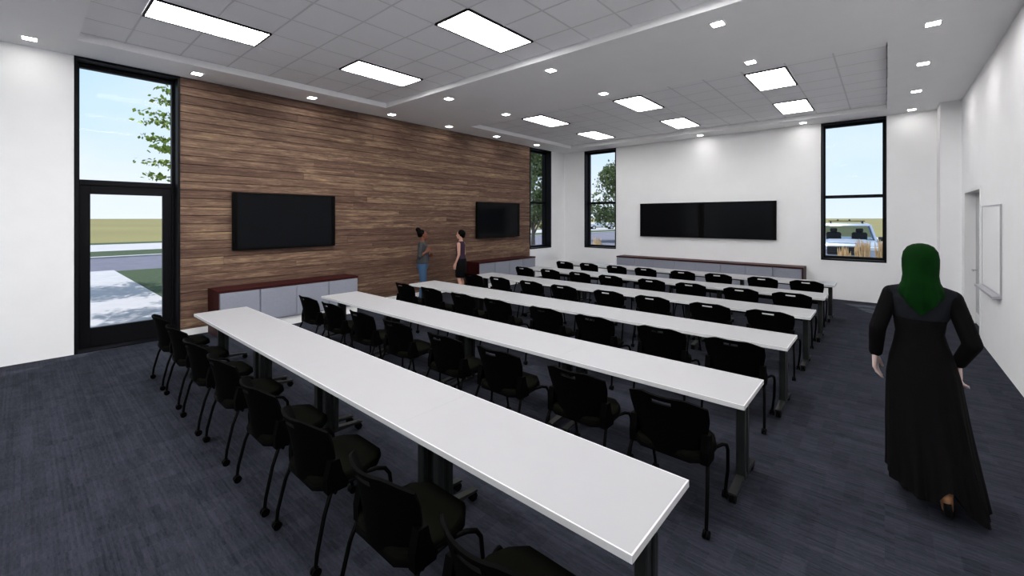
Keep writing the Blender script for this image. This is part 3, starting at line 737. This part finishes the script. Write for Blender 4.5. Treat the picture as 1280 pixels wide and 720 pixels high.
def grass_clump(loc, h, seed, label):
    rnd = random.Random(seed); o = empty('grass_clump', loc); m = MB(); pl = MB()
    for k in range(90):
        a = rnd.uniform(0,6.28); lean = rnd.uniform(0.02,0.20); hh = h*rnd.uniform(0.55,0.95); d = Vector((math.cos(a), math.sin(a), 0)); w = Vector((-d.y, d.x, 0))*0.006
        b = d*rnd.uniform(0,0.09); q = b + d*lean*0.35 + Vector((0,0,hh*0.6)); t = b + d*lean + Vector((0,0,hh))
        m.add([b-w, b+w, q+w*0.8, q-w*0.8, t], [(0,1,2,3),(3,2,4)])
        if k % 2 == 0:
            t = b + d*lean*0.5 + Vector((0,0,h*rnd.uniform(0.85,1.08))); s0 = b.lerp(t, 0.62)
            pl.tube([b, s0, b.lerp(t,0.75), b.lerp(t,0.9), t], [0.0025,0.005,0.017,0.016,0.002], 5)
    m.build('blades', 'green_grass', o)['kind'] = 'stuff'; pl.build('plumes', 'dry_grass', o)['kind'] = 'stuff'
    tag(o, label, 'grass clump', 'ornamental grasses outside')
for k, (x, y, h, lab) in enumerate(((-0.80, 14.2, 1.22, 'tan ornamental grass outside the right window, leftmost clump before the truck'), (-0.42, 13.75, 1.42, 'tan ornamental grass outside the right window, tall clump left of centre'),
        (-0.04, 14.35, 1.42, 'tan ornamental grass outside the right window, clump right of centre'), (0.12, 13.7, 1.38, 'tan ornamental grass outside the right window, rightmost clump'),
        (-7.98, 13.95, 1.27, 'tan ornamental grass at the left edge of the corner window of the far wall'), (-7.05, 13.95, 1.18, 'tan ornamental grass at the right edge of the corner window of the far wall'))):
    grass_clump((x, y, -0.09), h, 20 + k, lab)

def truck(loc, rz, paint, label):
    """pickup, nose at local -Y, origin on the ground under the nose"""
    o = empty('pickup_truck', loc, rz); W = 0.97
    def sec(y, hw, zb, zt, rt=0.10, rb=0.06):
        pts = [(-hw+rb, zb), (hw-rb, zb), (hw, zb+rb), (hw+0.01, (zb+zt)/2), (hw, zt-rt), (hw-rt*0.5, zt-rt*0.25), (hw-rt*1.6, zt), (0, zt+0.015), (-hw+rt*1.6, zt), (-hw+rt*0.5, zt-rt*0.25), (-hw, zt-rt), (-hw-0.01, (zb+zt)/2), (-hw, zb+rb)]
        return [(x, y, z) for x, z in reversed(pts)]
    m = MB(); m.loft([sec(0.06,0.88,0.55,1.02), sec(0.16,0.94,0.50,1.10), sec(0.7,W,0.45,1.17), sec(1.25,W,0.42,1.22), sec(2.2,W,0.42,1.22), sec(3.3,W,0.42,1.20), sec(5.2,W,0.48,1.20), sec(5.4,0.92,0.55,1.15)]); m.build('body', paint, o, smooth=45)
    m = MB(); m.loft([sec(0.20,0.60,1.08,1.135,0.04,0.02), sec(0.7,0.64,1.14,1.215,0.04,0.02), sec(1.2,0.62,1.18,1.25,0.04,0.02)]); m.build('hood_bulge', paint, o, smooth=45)
    # cab: roof + pillars
    def ring(z, hw, ya, yb): return [(hw,ya,z),(hw,yb,z),(-hw,yb,z),(-hw,ya,z)]
    m = MB(); m.loft([[(0.74,1.80,1.77),(0.78,1.95,1.80),(0.78,3.0,1.80),(0.74,3.12,1.77),(-0.74,3.12,1.77),(-0.78,3.0,1.80),(-0.78,1.95,1.80),(-0.74,1.80,1.77)],[(0.66,1.86,1.84),(0.68,2.0,1.87),(0.68,2.95,1.87),(0.66,3.08,1.84),(-0.66,3.08,1.84),(-0.68,2.95,1.87),(-0.68,2.0,1.87),(-0.66,1.86,1.84)]]); m.build('roof', paint, o, smooth=45)
    for s_ in (-1,1):
        m = MB(); m.tube([(s_*0.90,1.18,1.18),(s_*0.75,1.84,1.79)], 0.04, 6); m.tube([(s_*0.93,2.45,1.18),(s_*0.78,2.45,1.79)], 0.035, 6); m.tube([(s_*0.93,3.25,1.18),(s_*0.76,3.08,1.79)], 0.05, 6); m.build('pillar', paint, o, smooth=50)
        m = MB(); m.add([(s_*0.925,1.25,1.20),(s_*0.925,3.2,1.20),(s_*0.77,3.05,1.77),(s_*0.77,1.86,1.77)], [(0,1,2,3)]); m.build('side_window', 'car_glass', o)
        m = MB(); m.cbox((min(s_*0.96,s_*1.16),1.42,1.20),(max(s_*0.96,s_*1.16),1.54,1.36),0.03); m.build('mirror', 'grille_black', o)
        m = MB(); m.cbox((min(s_*0.60,s_*0.90),0.03,0.88),(max(s_*0.60,s_*0.90),0.12,1.02),0.02); m.build('headlight', 'lamp_clear', o)
        for y in (1.05, 4.3):
            m = MB(); m.cyl((s_*0.86,y,0.38),0.38,0.25,'x',24); w_ = m.build('wheel', 'tire', o, smooth=40)
            m = MB(); m.cyl((s_*0.985,y,0.38),0.23,0.02,'x',16); m.build('hub', 'chrome', w_, smooth=40)
        m = MB(); m.tube([(s_*0.52,1.95,1.93),(s_*0.52,3.0,1.93)], 0.02, 6); m.cbox((s_*0.52-0.02,2.0,1.86),(s_*0.52+0.02,2.08,1.93),0.005); m.cbox((s_*0.52-0.02,2.85,1.86),(s_*0.52+0.02,2.93,1.93),0.005); m.build('roof_rail', 'grille_black', o)
    m = MB()
    for y in (2.2, 2.7): m.tube([(-0.6,y,1.96),(0.6,y,1.96)], 0.018, 6)
    for x in (-0.28, 0.1): m.cbox((x-0.03,2.15,1.96),(x+0.03,2.3,2.03),0.01)
    m.build('roof_rack', 'grille_black', o)
    m = MB(); m.add([(-0.88,1.20,1.20),(0.88,1.20,1.20),(0.74,1.83,1.77),(-0.74,1.83,1.77)], [(0,1,2,3)]); m.build('windshield', 'car_glass', o)
    m = MB(); m.add([(-0.9,3.22,1.20),(0.9,3.22,1.20),(0.74,3.1,1.77),(-0.74,3.1,1.77)], [(0,1,2,3)]); m.build('rear_window', 'car_glass', o)
    for x in (-0.42, 0.42):
        m = MB(); m.cbox((x-0.25,2.1,1.1),(x+0.25,2.25,1.50),0.05); m.cbox((x-0.12,2.12,1.5),(x+0.12,2.2,1.66),0.03); m.build('car_seat', 'car_interior', o)
    m = MB(); m.cbox((-0.62,-0.01,0.70),(0.62,0.10,1.02),0.03); g_ = m.build('grille', 'grille_black', o)
    for z in (0.78, 0.87, 0.95): bbx('grille_bar', (-0.58,-0.025,z-0.014), (0.58,-0.008,z+0.014), 'tire', g_)
    m = MB(); m.cbox((-0.97,-0.12,0.48),(0.97,0.16,0.66),0.04); bp = m.build('bumper', 'chrome', o, smooth=30)
    bbx('air_dam', (-0.8,-0.06,0.34), (0.8,0.2,0.475), 'grille_black', o, 0.02)
    bbx('number_plate', (-0.16,-0.132,0.51), (0.16,-0.121,0.63), 'white_paint', bp)
    tag(o, label, 'truck')
truck((-1.05, 20.3, -0.135), R(4), 'silver_paint', 'silver pickup truck facing in, parked outside the right window')
truck((-41.9, 69.6, -0.17), R(-48.9), 'white_paint', 'distant white pickup truck seen past the tree in the corner window')

# ------------------------------------------------------------------ people
def blob(name, mb, voxel, mat, parent, it=6):
    me = mb.mesh(name + '_raw', mat); ob = bpy.data.objects.new(name + '_raw', me); col.objects.link(ob)
    md = ob.modifiers.new('r', 'REMESH'); md.mode = 'VOXEL'; md.voxel_size = voxel; md.use_smooth_shade = True
    sm = ob.modifiers.new('s', 'SMOOTH'); sm.factor = 0.5; sm.iterations = it
    dg = bpy.context.evaluated_depsgraph_get(); dg.update()
    res = bpy.data.meshes.new_from_object(ob.evaluated_get(dg)); res.name = name
    res.materials.clear(); res.materials.append(M[mat]); res.polygons.foreach_set('use_smooth', [True]*len(res.polygons))
    bpy.data.objects.remove(ob); bpy.data.meshes.remove(me)
    o = bpy.data.objects.new(name, res); col.objects.link(o); o.parent = parent
    return o
def hand(mb, wrist, d, t, curl=0.6, k=1.0):
    """wrist point, direction d, thumb-side direction t"""
    d = Vector(d).normalized(); t = Vector(t); t = (t - d*t.dot(d)).normalized(); n = d.cross(t); w = Vector(wrist)
    for i, (off, L) in enumerate(((0.030,0.072),(0.010,0.082),(-0.010,0.076),(-0.029,0.060))):
        b = w + (d*0.085 + t*off)*k
        mb.cap(w + t*off*0.55*k, 0.017*k, b, 0.0125*k, 10, 3)
        c = curl*(0.8 + 0.12*i); d1 = d*math.cos(c*0.5) + n*math.sin(c*0.5); d2 = d*math.cos(c*1.3) + n*math.sin(c*1.3)
        j = b + d1*L*0.52*k; mb.cap(b, 0.0100*k, j, 0.0090*k, 8, 3); mb.cap(j, 0.0090*k, j + d2*L*0.5*k, 0.0075*k, 8, 3)
    b = w + (d*0.025 + t*0.026)*k; j = b + (d*0.035 + t*0.028 + n*0.012)*k
    mb.cap(b, 0.014*k, j, 0.0115*k, 8, 3); mb.cap(j, 0.011*k, j + (d*0.036 + t*0.004 + n*0.012)*k, 0.0085*k, 8, 3)
def head(mb, c, k=1.0, turn=0.0):
    """face towards +Y (turned about z)"""
    c = Vector(c); Rm = Matrix.Rotation(turn, 3, 'Z')
    def P(x, y, z): return c + Rm @ Vector((x*k, y*k, z*k))
    mb.ell(P(0,-0.012,0.022), 0.074*k, 0.092*k, 0.092*k); mb.cap(P(0,0.020,-0.02), 0.062*k, P(0,0.040,-0.070), 0.036*k); mb.cap(P(0,0.05,-0.02), 0.045*k, P(0,0.055,-0.085), 0.022*k, 12, 4)
    mb.cap(P(0,0.083,0.012), 0.009*k, P(0,0.102,-0.022), 0.0125*k, 8, 3)
    for s_ in (-1,1): mb.cap(P(s_*0.072,-0.008,0.020), 0.011*k, P(s_*0.074,-0.004,-0.016), 0.009*k, 8, 3)
    return P
def face_bits(parent, P, k):
    for s_ in (-1,1):
        q = P(s_*0.030, 0.078, 0.010); m = MB(); m.ell(q, 0.0105*k, 0.0105*k, 0.0075*k, 10, 6); m.build('eye', 'eye_dark', parent, smooth=60)
    q = P(0, 0.090, -0.052); m = MB(); m.ell(q, 0.022*k, 0.010*k, 0.0075*k, 10, 6); m.build('mouth', 'lip', parent, smooth=60)
def ringE(z, cx, cy, rx, ry, n=24, ph=0.0, amp=0.0, kf=0): return [(cx + (rx*(1+amp*math.sin(kf*2*math.pi*j/n+ph)))*math.cos(2*math.pi*j/n), cy + (ry*(1+amp*math.sin(kf*2*math.pi*j/n+ph)))*math.sin(2*math.pi*j/n), z) for j in range(n)]

# --- woman in black abaya and green headscarf, walking away
A = empty('person', (0.185, 4.08, 0), R(2))
b = MB()
P = head(b, (0, 0.03, 1.655)); b.cap((0,0.0,1.46), 0.052, (0,0.02,1.60), 0.048)
b.loft([ringE(0.86,0,0,0.140,0.10), ringE(0.98,0,0,0.145,0.105), ringE(1.12,0,0.01,0.105,0.08), ringE(1.26,0,0.01,0.115,0.085), ringE(1.38,0,0,0.135,0.08), ringE(1.45,0,0,0.11,0.06), ringE(1.50,0,0,0.055,0.055)])
SL, SR = Vector((-0.150,0,1.420)), Vector((0.158,0,1.410)); EL, ER = Vector((-0.226,-0.05,1.17)), Vector((0.240,-0.06,1.13)); WL, WR = Vector((-0.235,0.02,0.965)), Vector((0.185,0.05,0.965))
for s0, e0, w0 in ((SL,EL,WL),(SR,ER,WR)): b.cap(s0,0.048,e0,0.036); b.cap(e0,0.036,w0,0.025)
hand(b, WL, (0.00,0.06,-1), (0.25,1,0), 0.55, 1.08); hand(b, WR, (0.02,0.08,-1), (-0.25,1,0), 0.75, 1.08)
HL, HR = Vector((-0.085,0,0.90)), Vector((0.085,0,0.90)); KL, KR = Vector((-0.08,0.09,0.50)), Vector((0.105,0.02,0.50)); AL, AR = Vector((-0.075,0.13,0.11)), Vector((0.105,-0.175,0.175))
for h0, k0, a0 in ((HL,KL,AL),(HR,KR,AR)): b.cap(h0,0.085,k0,0.055); b.cap(k0,0.055,a0,0.036)
b.cap(AL,0.036,(-0.075,0.27,0.035),0.028); b.cap(AL + Vector((0,-0.03,-0.05)),0.028,(-0.075,0.27,0.035),0.028)
b.cap(AR,0.034,(0.118,-0.128,0.060),0.030); b.cap(AR + Vector((0,-0.02,-0.02)),0.030,(0.125,-0.075,0.035),0.026); b.cap((0.118,-0.125,0.055),0.028,(0.125,-0.06,0.03),0.024)
bodyA = blob('body', b, 0.007, 'skin_light', A, 4); face_bits(bodyA, P, 1.0)
def abaya():
    m = MB(); n = 96; rings = []
    prof = [(1.31,0.0,0.0,0.150,0.105),(1.24,-0.005,0.0,0.136,0.110),(1.16,-0.005,0.0,0.126,0.108),(1.08,0.0,0.0,0.142,0.116),(0.98,0.004,0.0,0.168,0.130),(0.86,0.010,0.0,0.188,0.146),(0.70,0.020,0.01,0.200,0.175),(0.52,0.032,0.02,0.212,0.215),(0.34,0.045,0.025,0.222,0.255),(0.18,0.055,0.03,0.230,0.285),(0.06,0.06,0.03,0.236,0.30)]
    prof = [tuple(p[q] + (p1[q]-p[q])*u/3 for q in range(5)) for p, p1 in zip(prof, prof[1:]) for u in range(3)] + [prof[-1]]
    for z, cx, cy, rx, ry in prof:
        t = max(0.0, (1.10 - z)/1.05); ring = []
        for j in range(n):
            a = 2*math.pi*j/n; f = 1 + (0.050*math.sin(9*a+0.7) + 0.040*math.sin(19*a+1.1) + 0.02*math.sin(5*a+2.0))*t
            x = cx + rx*f*math.cos(a); y = cy + ry*f*math.sin(a)
            # hem: lifted at the left, caught up over the right heel, trailing at the back right
            zz = z
            if z < 0.7:
                k = ((0.7 - z)/0.64)**2; hem = 0.075 - 0.25*(x-0.05)
                back = max(0, -math.sin(a))
                g = math.exp(-((x-0.125)/0.055)**2)*back*0.15
                zz = z + k*(max(0.0, hem - 0.06 + 0.035) + g)
                q = min(1, max(0, (x-0.13)/0.14)); q = q*q*(3-2*q)*max(0, min(1, (0.30-y)/0.45)); y -= 0.08*k*q; x += 0.03*k*q
            ring.append((x, y, max(0.012, zz)))
        rings.append(ring)
    inner = [(x*0.94+0.003, y*0.94, z+0.01) for x, y, z in rings[-1]]; inner2 = [(x*0.7+0.01, y*0.7, z+0.05) for x, y, z in rings[-1]]
    m.loft([list(reversed(r)) for r in rings + [inner, inner2]])
    return m
abaya().build('abaya', 'abaya_black', A, smooth=70)
y_ = MB()
y_.loft([ringE(1.255,0,0.0,0.143,0.112), ringE(1.33,0,0,0.158,0.110), ringE(1.40,0.0,0,0.176,0.098), ringE(1.445,0.003,0,0.158,0.080), ringE(1.475,0,0,0.105,0.068), ringE(1.50,0,0.0,0.07,0.062)])
y_.cap(SL,0.052,(-0.10,0,1.43),0.055); y_.cap(SR,0.052,(0.10,0,1.43),0.055)
blob('yoke', y_, 0.008, 'yoke_charcoal', A, 6)
s_ = MB()
for s0, e0, w0 in ((SL,EL,WL),(SR,ER,WR)): s_.cap(s0,0.052,e0,0.050); s_.cap(e0,0.050,w0 + (e0-w0)*0.10,0.041)
blob('sleeves', s_, 0.008, 'abaya_black', A, 4)
def scarf():
    n = 72; rings = []
    # (t, z at the back, z at the sides, z in front, rx, ry, cy)
    prof = [(1.774,1.774,1.774,0.012,0.012,0.0),(1.768,1.768,1.768,0.040,0.045,0.0),(1.750,1.750,1.750,0.068,0.078,0.0),(1.715,1.715,1.715,0.089,0.104,0.0),(1.665,1.665,1.665,0.097,0.113,0.0),(1.610,1.610,1.610,0.096,0.112,-0.004),
            (1.550,1.555,1.56,0.092,0.107,-0.008),(1.490,1.505,1.51,0.098,0.112,-0.012),(1.430,1.465,1.475,0.116,0.122,-0.012),(1.375,1.435,1.445,0.128,0.128,-0.008),(1.325,1.412,1.425,0.126,0.128,-0.004),(1.292,1.400,1.415,0.118,0.126,-0.002)]
    for i, (zb, zs, zf, rx, ry, cy) in enumerate(prof):
        ring = []; t = max(0, (i-4)/7.0)
        for j in range(n):
            a = 2*math.pi*j/n; sn, cs = math.sin(a), math.cos(a)
            k = max(0, -sn)**2.2; kf = max(0, sn)**2
            z = zs + (zb-zs)*k*(1 - 0.75*min(1, abs(cs + 0.05)*1.15)) + (zf-zs)*kf
            f = 1 + t*(0.030*math.sin(11*a+0.6) + 0.022*math.sin(19*a) + 0.020*math.sin(6*a+1.3))
            x, y = rx*f*cs, cy + ry*f*sn
            if 1.57 < z < 1.74: y -= 0.055*max(0, sn - 0.55)/0.45     # face opening
            ring.append((x, y, z))
        rings.append(ring)
    m = MB(); inner = [(x*0.93, y*0.93, z+0.004) for x, y, z in rings[-1]]; inner2 = [(x*0.6, y*0.6, 1.47) for x, y, z in rings[-1]]
    m.loft([list(reversed(r)) for r in rings + [inner, inner2]]); return m
scarf().build('headscarf', 'hijab_green', A, smooth=80)
for p_ in bodyA.data.polygons:
    if p_.center.z < 0.3: p_.material_index = 1
bodyA.data.materials.append(M['foot_tan'])
sh = MB(); sh.cap((0.110,-0.188,0.120),0.020,(0.120,-0.150,0.040),0.024); sh.cap((0.120,-0.148,0.034),0.024,(0.126,-0.07,0.020),0.022); blob('shoe', sh, 0.006, 'shoe_black', A, 3)
sh = MB(); sh.cap((-0.075,0.11,0.045),0.036,(-0.075,0.28,0.028),0.030); sh.cap((-0.075,0.095,0.02),0.02,(-0.075,0.095,0.06),0.028); blob('shoe', sh, 0.006, 'shoe_black', A, 3)
tag(A, 'woman in a long black robe and green headscarf walking away on the right', 'person')

# --- woman in grey jacket and jeans, hair in a bun
B = empty('person', (-8.22, 6.22, 0), R(-40))
b = MB(); P = head(b, (0, 0.025, 1.545), 0.96); b.cap((0,-0.005,1.36),0.050,(0,0.012,1.50),0.047)
b.loft([ringE(0.80,0,0,0.155,0.115), ringE(0.92,0,0,0.165,0.12), ringE(1.05,0,0.01,0.125,0.095), ringE(1.18,0,0.015,0.14,0.105), ringE(1.28,0,0.01,0.155,0.10), ringE(1.35,0,0,0.12,0.07), ringE(1.40,0,0,0.055,0.05)])
SL, SR = Vector((-0.165,0,1.325)), Vector((0.165,0,1.325)); EL, ER = Vector((-0.20,-0.04,1.06)), Vector((0.215,-0.06,1.06)); WL, WR = Vector((-0.08,0.16,1.05)), Vector((0.135,0.10,1.16))
for s0, e0, w0 in ((SL,EL,WL),(SR,ER,WR)): b.cap(s0,0.048,e0,0.037); b.cap(e0,0.036,w0,0.025)
hand(b, WL, (0.6,0.8,0.1), (0,0.1,1), 0.8); hand(b, WR, (-0.5,0.55,0.5), (-0.3,-0.1,1), 0.9)
HL, HR = Vector((-0.085,0,0.84)), Vector((0.085,0,0.84)); KL, KR = Vector((-0.09,0.03,0.46)), Vector((0.10,0.02,0.46)); AL, AR = Vector((-0.10,-0.02,0.085)), Vector((0.11,-0.02,0.085))
for h0, k0, a0 in ((HL,KL,AL),(HR,KR,AR)): b.cap(h0,0.088,k0,0.056); b.cap(k0,0.056,a0,0.036); b.cap(a0 - Vector((0,0.02,0.05)),0.032,a0 + Vector((0.005,0.15,-0.055)),0.026)
bodyB = blob('body', b, 0.008, 'skin_dark', B, 4); face_bits(bodyB, P, 0.96)
j = MB(); j.loft([ringE(0.885,0,0,0.190,0.150), ringE(0.98,0,0.005,0.172,0.135), ringE(1.08,0,0.01,0.155,0.122), ringE(1.20,0,0.015,0.163,0.125), ringE(1.30,0,0.008,0.175,0.115), ringE(1.36,0,-0.002,0.125,0.08), ringE(1.395,0,-0.005,0.068,0.062)])
for s0, e0 in ((SL,EL),(SR,ER)): j.cap(s0,0.060,e0,0.050)
j.cap(EL,0.048,EL.lerp(WL,0.25),0.045); j.cap(ER,0.048,ER.lerp(WR,0.2),0.045); blob('jacket', j, 0.010, 'jacket_grey', B, 4)
j = MB(); j.loft([ringE(0.92,0,0.105,0.045,0.055), ringE(1.15,0,0.105,0.05,0.05), ringE(1.33,0,0.07,0.045,0.04)]); blob('shirt', j, 0.008, 'shirt_navy', B, 3)
j = MB(); j.loft([ringE(0.76,0,0,0.170,0.128), ringE(0.88,0,0,0.176,0.132), ringE(0.97,0,0,0.150,0.115)])
for h0, k0, a0 in ((HL,KL,AL),(HR,KR,AR)): j.cap(h0,0.097,k0,0.068); j.cap(k0,0.068,a0 + Vector((0,0,0.035)),0.056)
blob('jeans', j, 0.010, 'denim', B, 4)
h = MB(); h.ell((0,-0.018,1.585), 0.086, 0.090, 0.092); h.ell((0,-0.098,1.672), 0.062, 0.060, 0.058); h.cap((0,-0.05,1.62),0.05,(0,-0.09,1.66),0.04); h.cap((0,-0.055,1.60),0.075,(0,-0.06,1.545),0.055); hb = blob('hair', h, 0.008, 'hair_black', B, 3)
for a0 in (AL, AR):
    h = MB(); h.cap(a0 + Vector((0,-0.025,-0.05)),0.036,a0 + Vector((0.005,0.15,-0.057)),0.029); h.cap(a0 + Vector((0,-0.02,-0.02)),0.044,a0 + Vector((0,-0.02,-0.045)),0.040); blob('shoe', h, 0.008, 'shoe_white', B, 3)
tag(B, 'woman in a grey jacket and blue jeans, hair in a bun, by timber wall', 'person')

# --- woman in purple sleeveless top and black skirt
C = empty('person', (-7.98, 7.22, 0), R(118))
b = MB(); P = head(b, (0, 0.025, 1.535), 0.96); b.cap((0,-0.005,1.35),0.046,(0,0.012,1.49),0.044)
b.loft([ringE(0.80,0,0,0.15,0.11), ringE(0.92,0,0,0.16,0.115), ringE(1.05,0,0.01,0.120,0.09), ringE(1.18,0,0.015,0.135,0.10), ringE(1.28,0,0.01,0.15,0.095), ringE(1.345,0,0,0.115,0.066), ringE(1.39,0,0,0.052,0.048)])
SL, SR = Vector((-0.170,0,1.31)), Vector((0.170,0,1.31)); EL, ER = Vector((-0.205,-0.02,1.05)), Vector((0.205,-0.02,1.05)); WL, WR = Vector((-0.20,0.07,0.83)), Vector((0.20,0.06,0.83))
for s0, e0, w0 in ((SL,EL,WL),(SR,ER,WR)): b.cap(s0,0.046,e0,0.035); b.cap(e0,0.034,w0,0.024)
hand(b, WL, (0.0,0.25,-1), (0.3,1,0), 0.6); hand(b, WR, (0.0,0.25,-1), (-0.3,1,0), 0.6)
HL, HR = Vector((-0.08,0,0.84)), Vector((0.08,0,0.84)); KL, KR = Vector((-0.08,0.02,0.46)), Vector((0.085,0.03,0.46)); AL, AR = Vector((-0.085,-0.02,0.09)), Vector((0.09,-0.01,0.09))
for h0, k0, a0 in ((HL,KL,AL),(HR,KR,AR)): b.cap(h0,0.083,k0,0.052); b.cap(k0.lerp(a0,0.05),0.050,k0.lerp(a0,0.35)+Vector((0,-0.02,0)),0.050); b.cap(k0.lerp(a0,0.35)+Vector((0,-0.015,0)),0.049,a0,0.033); b.cap(a0 - Vector((0,0.02,0.05)),0.030,a0 + Vector((0.005,0.14,-0.06)),0.024)
bodyC = blob('body', b, 0.008, 'skin_fair', C, 4); face_bits(bodyC, P, 0.96)
j = MB(); j.loft([ringE(0.89,0,0,0.172,0.127), ringE(0.97,0,0.005,0.155,0.115), ringE(1.06,0,0.01,0.140,0.106), ringE(1.19,0,0.015,0.152,0.115), ringE(1.28,0,0.008,0.162,0.107), ringE(1.35,0,-0.002,0.128,0.076), ringE(1.375,0,-0.004,0.075,0.060)]); blob('top', j, 0.009, 'top_purple', C, 3)
j = MB(); j.loft([list(reversed(ringE(z,0,0.0,rx,ry,32,0,a_,8))) for z, rx, ry, a_ in ((0.945,0.162,0.122,0.0),(0.86,0.182,0.136,0.0),(0.70,0.180,0.140,0.008),(0.50,0.165,0.132,0.012),(0.48,0.155,0.122,0.012))]); j.build('skirt', 'skirt_black', C, smooth=60)
h = MB(); h.ell((0,-0.016,1.572), 0.087, 0.098, 0.092); h.cap((0,-0.055,1.57),0.070,(0,-0.058,1.505),0.052); blob('hair', h, 0.008, 'hair_black', C, 3)
for a0 in (AL, AR):
    h = MB(); h.cap(a0 + Vector((0,-0.025,-0.055)),0.032,a0 + Vector((0.005,0.145,-0.062)),0.026); blob('shoe', h, 0.008, 'shoe_black', C, 3)
tag(C, 'woman with short black hair in a purple sleeveless top and black skirt', 'person')
# each figure stands with its soles on the carpet
for o in (A, B, C):
    bpy.context.view_layer.update()
    z = min((c.matrix_world @ Vector(v.co)).z for c in o.children_recursive if c.type == 'MESH' for v in c.data.vertices)
    o.location.z -= z - 0.001
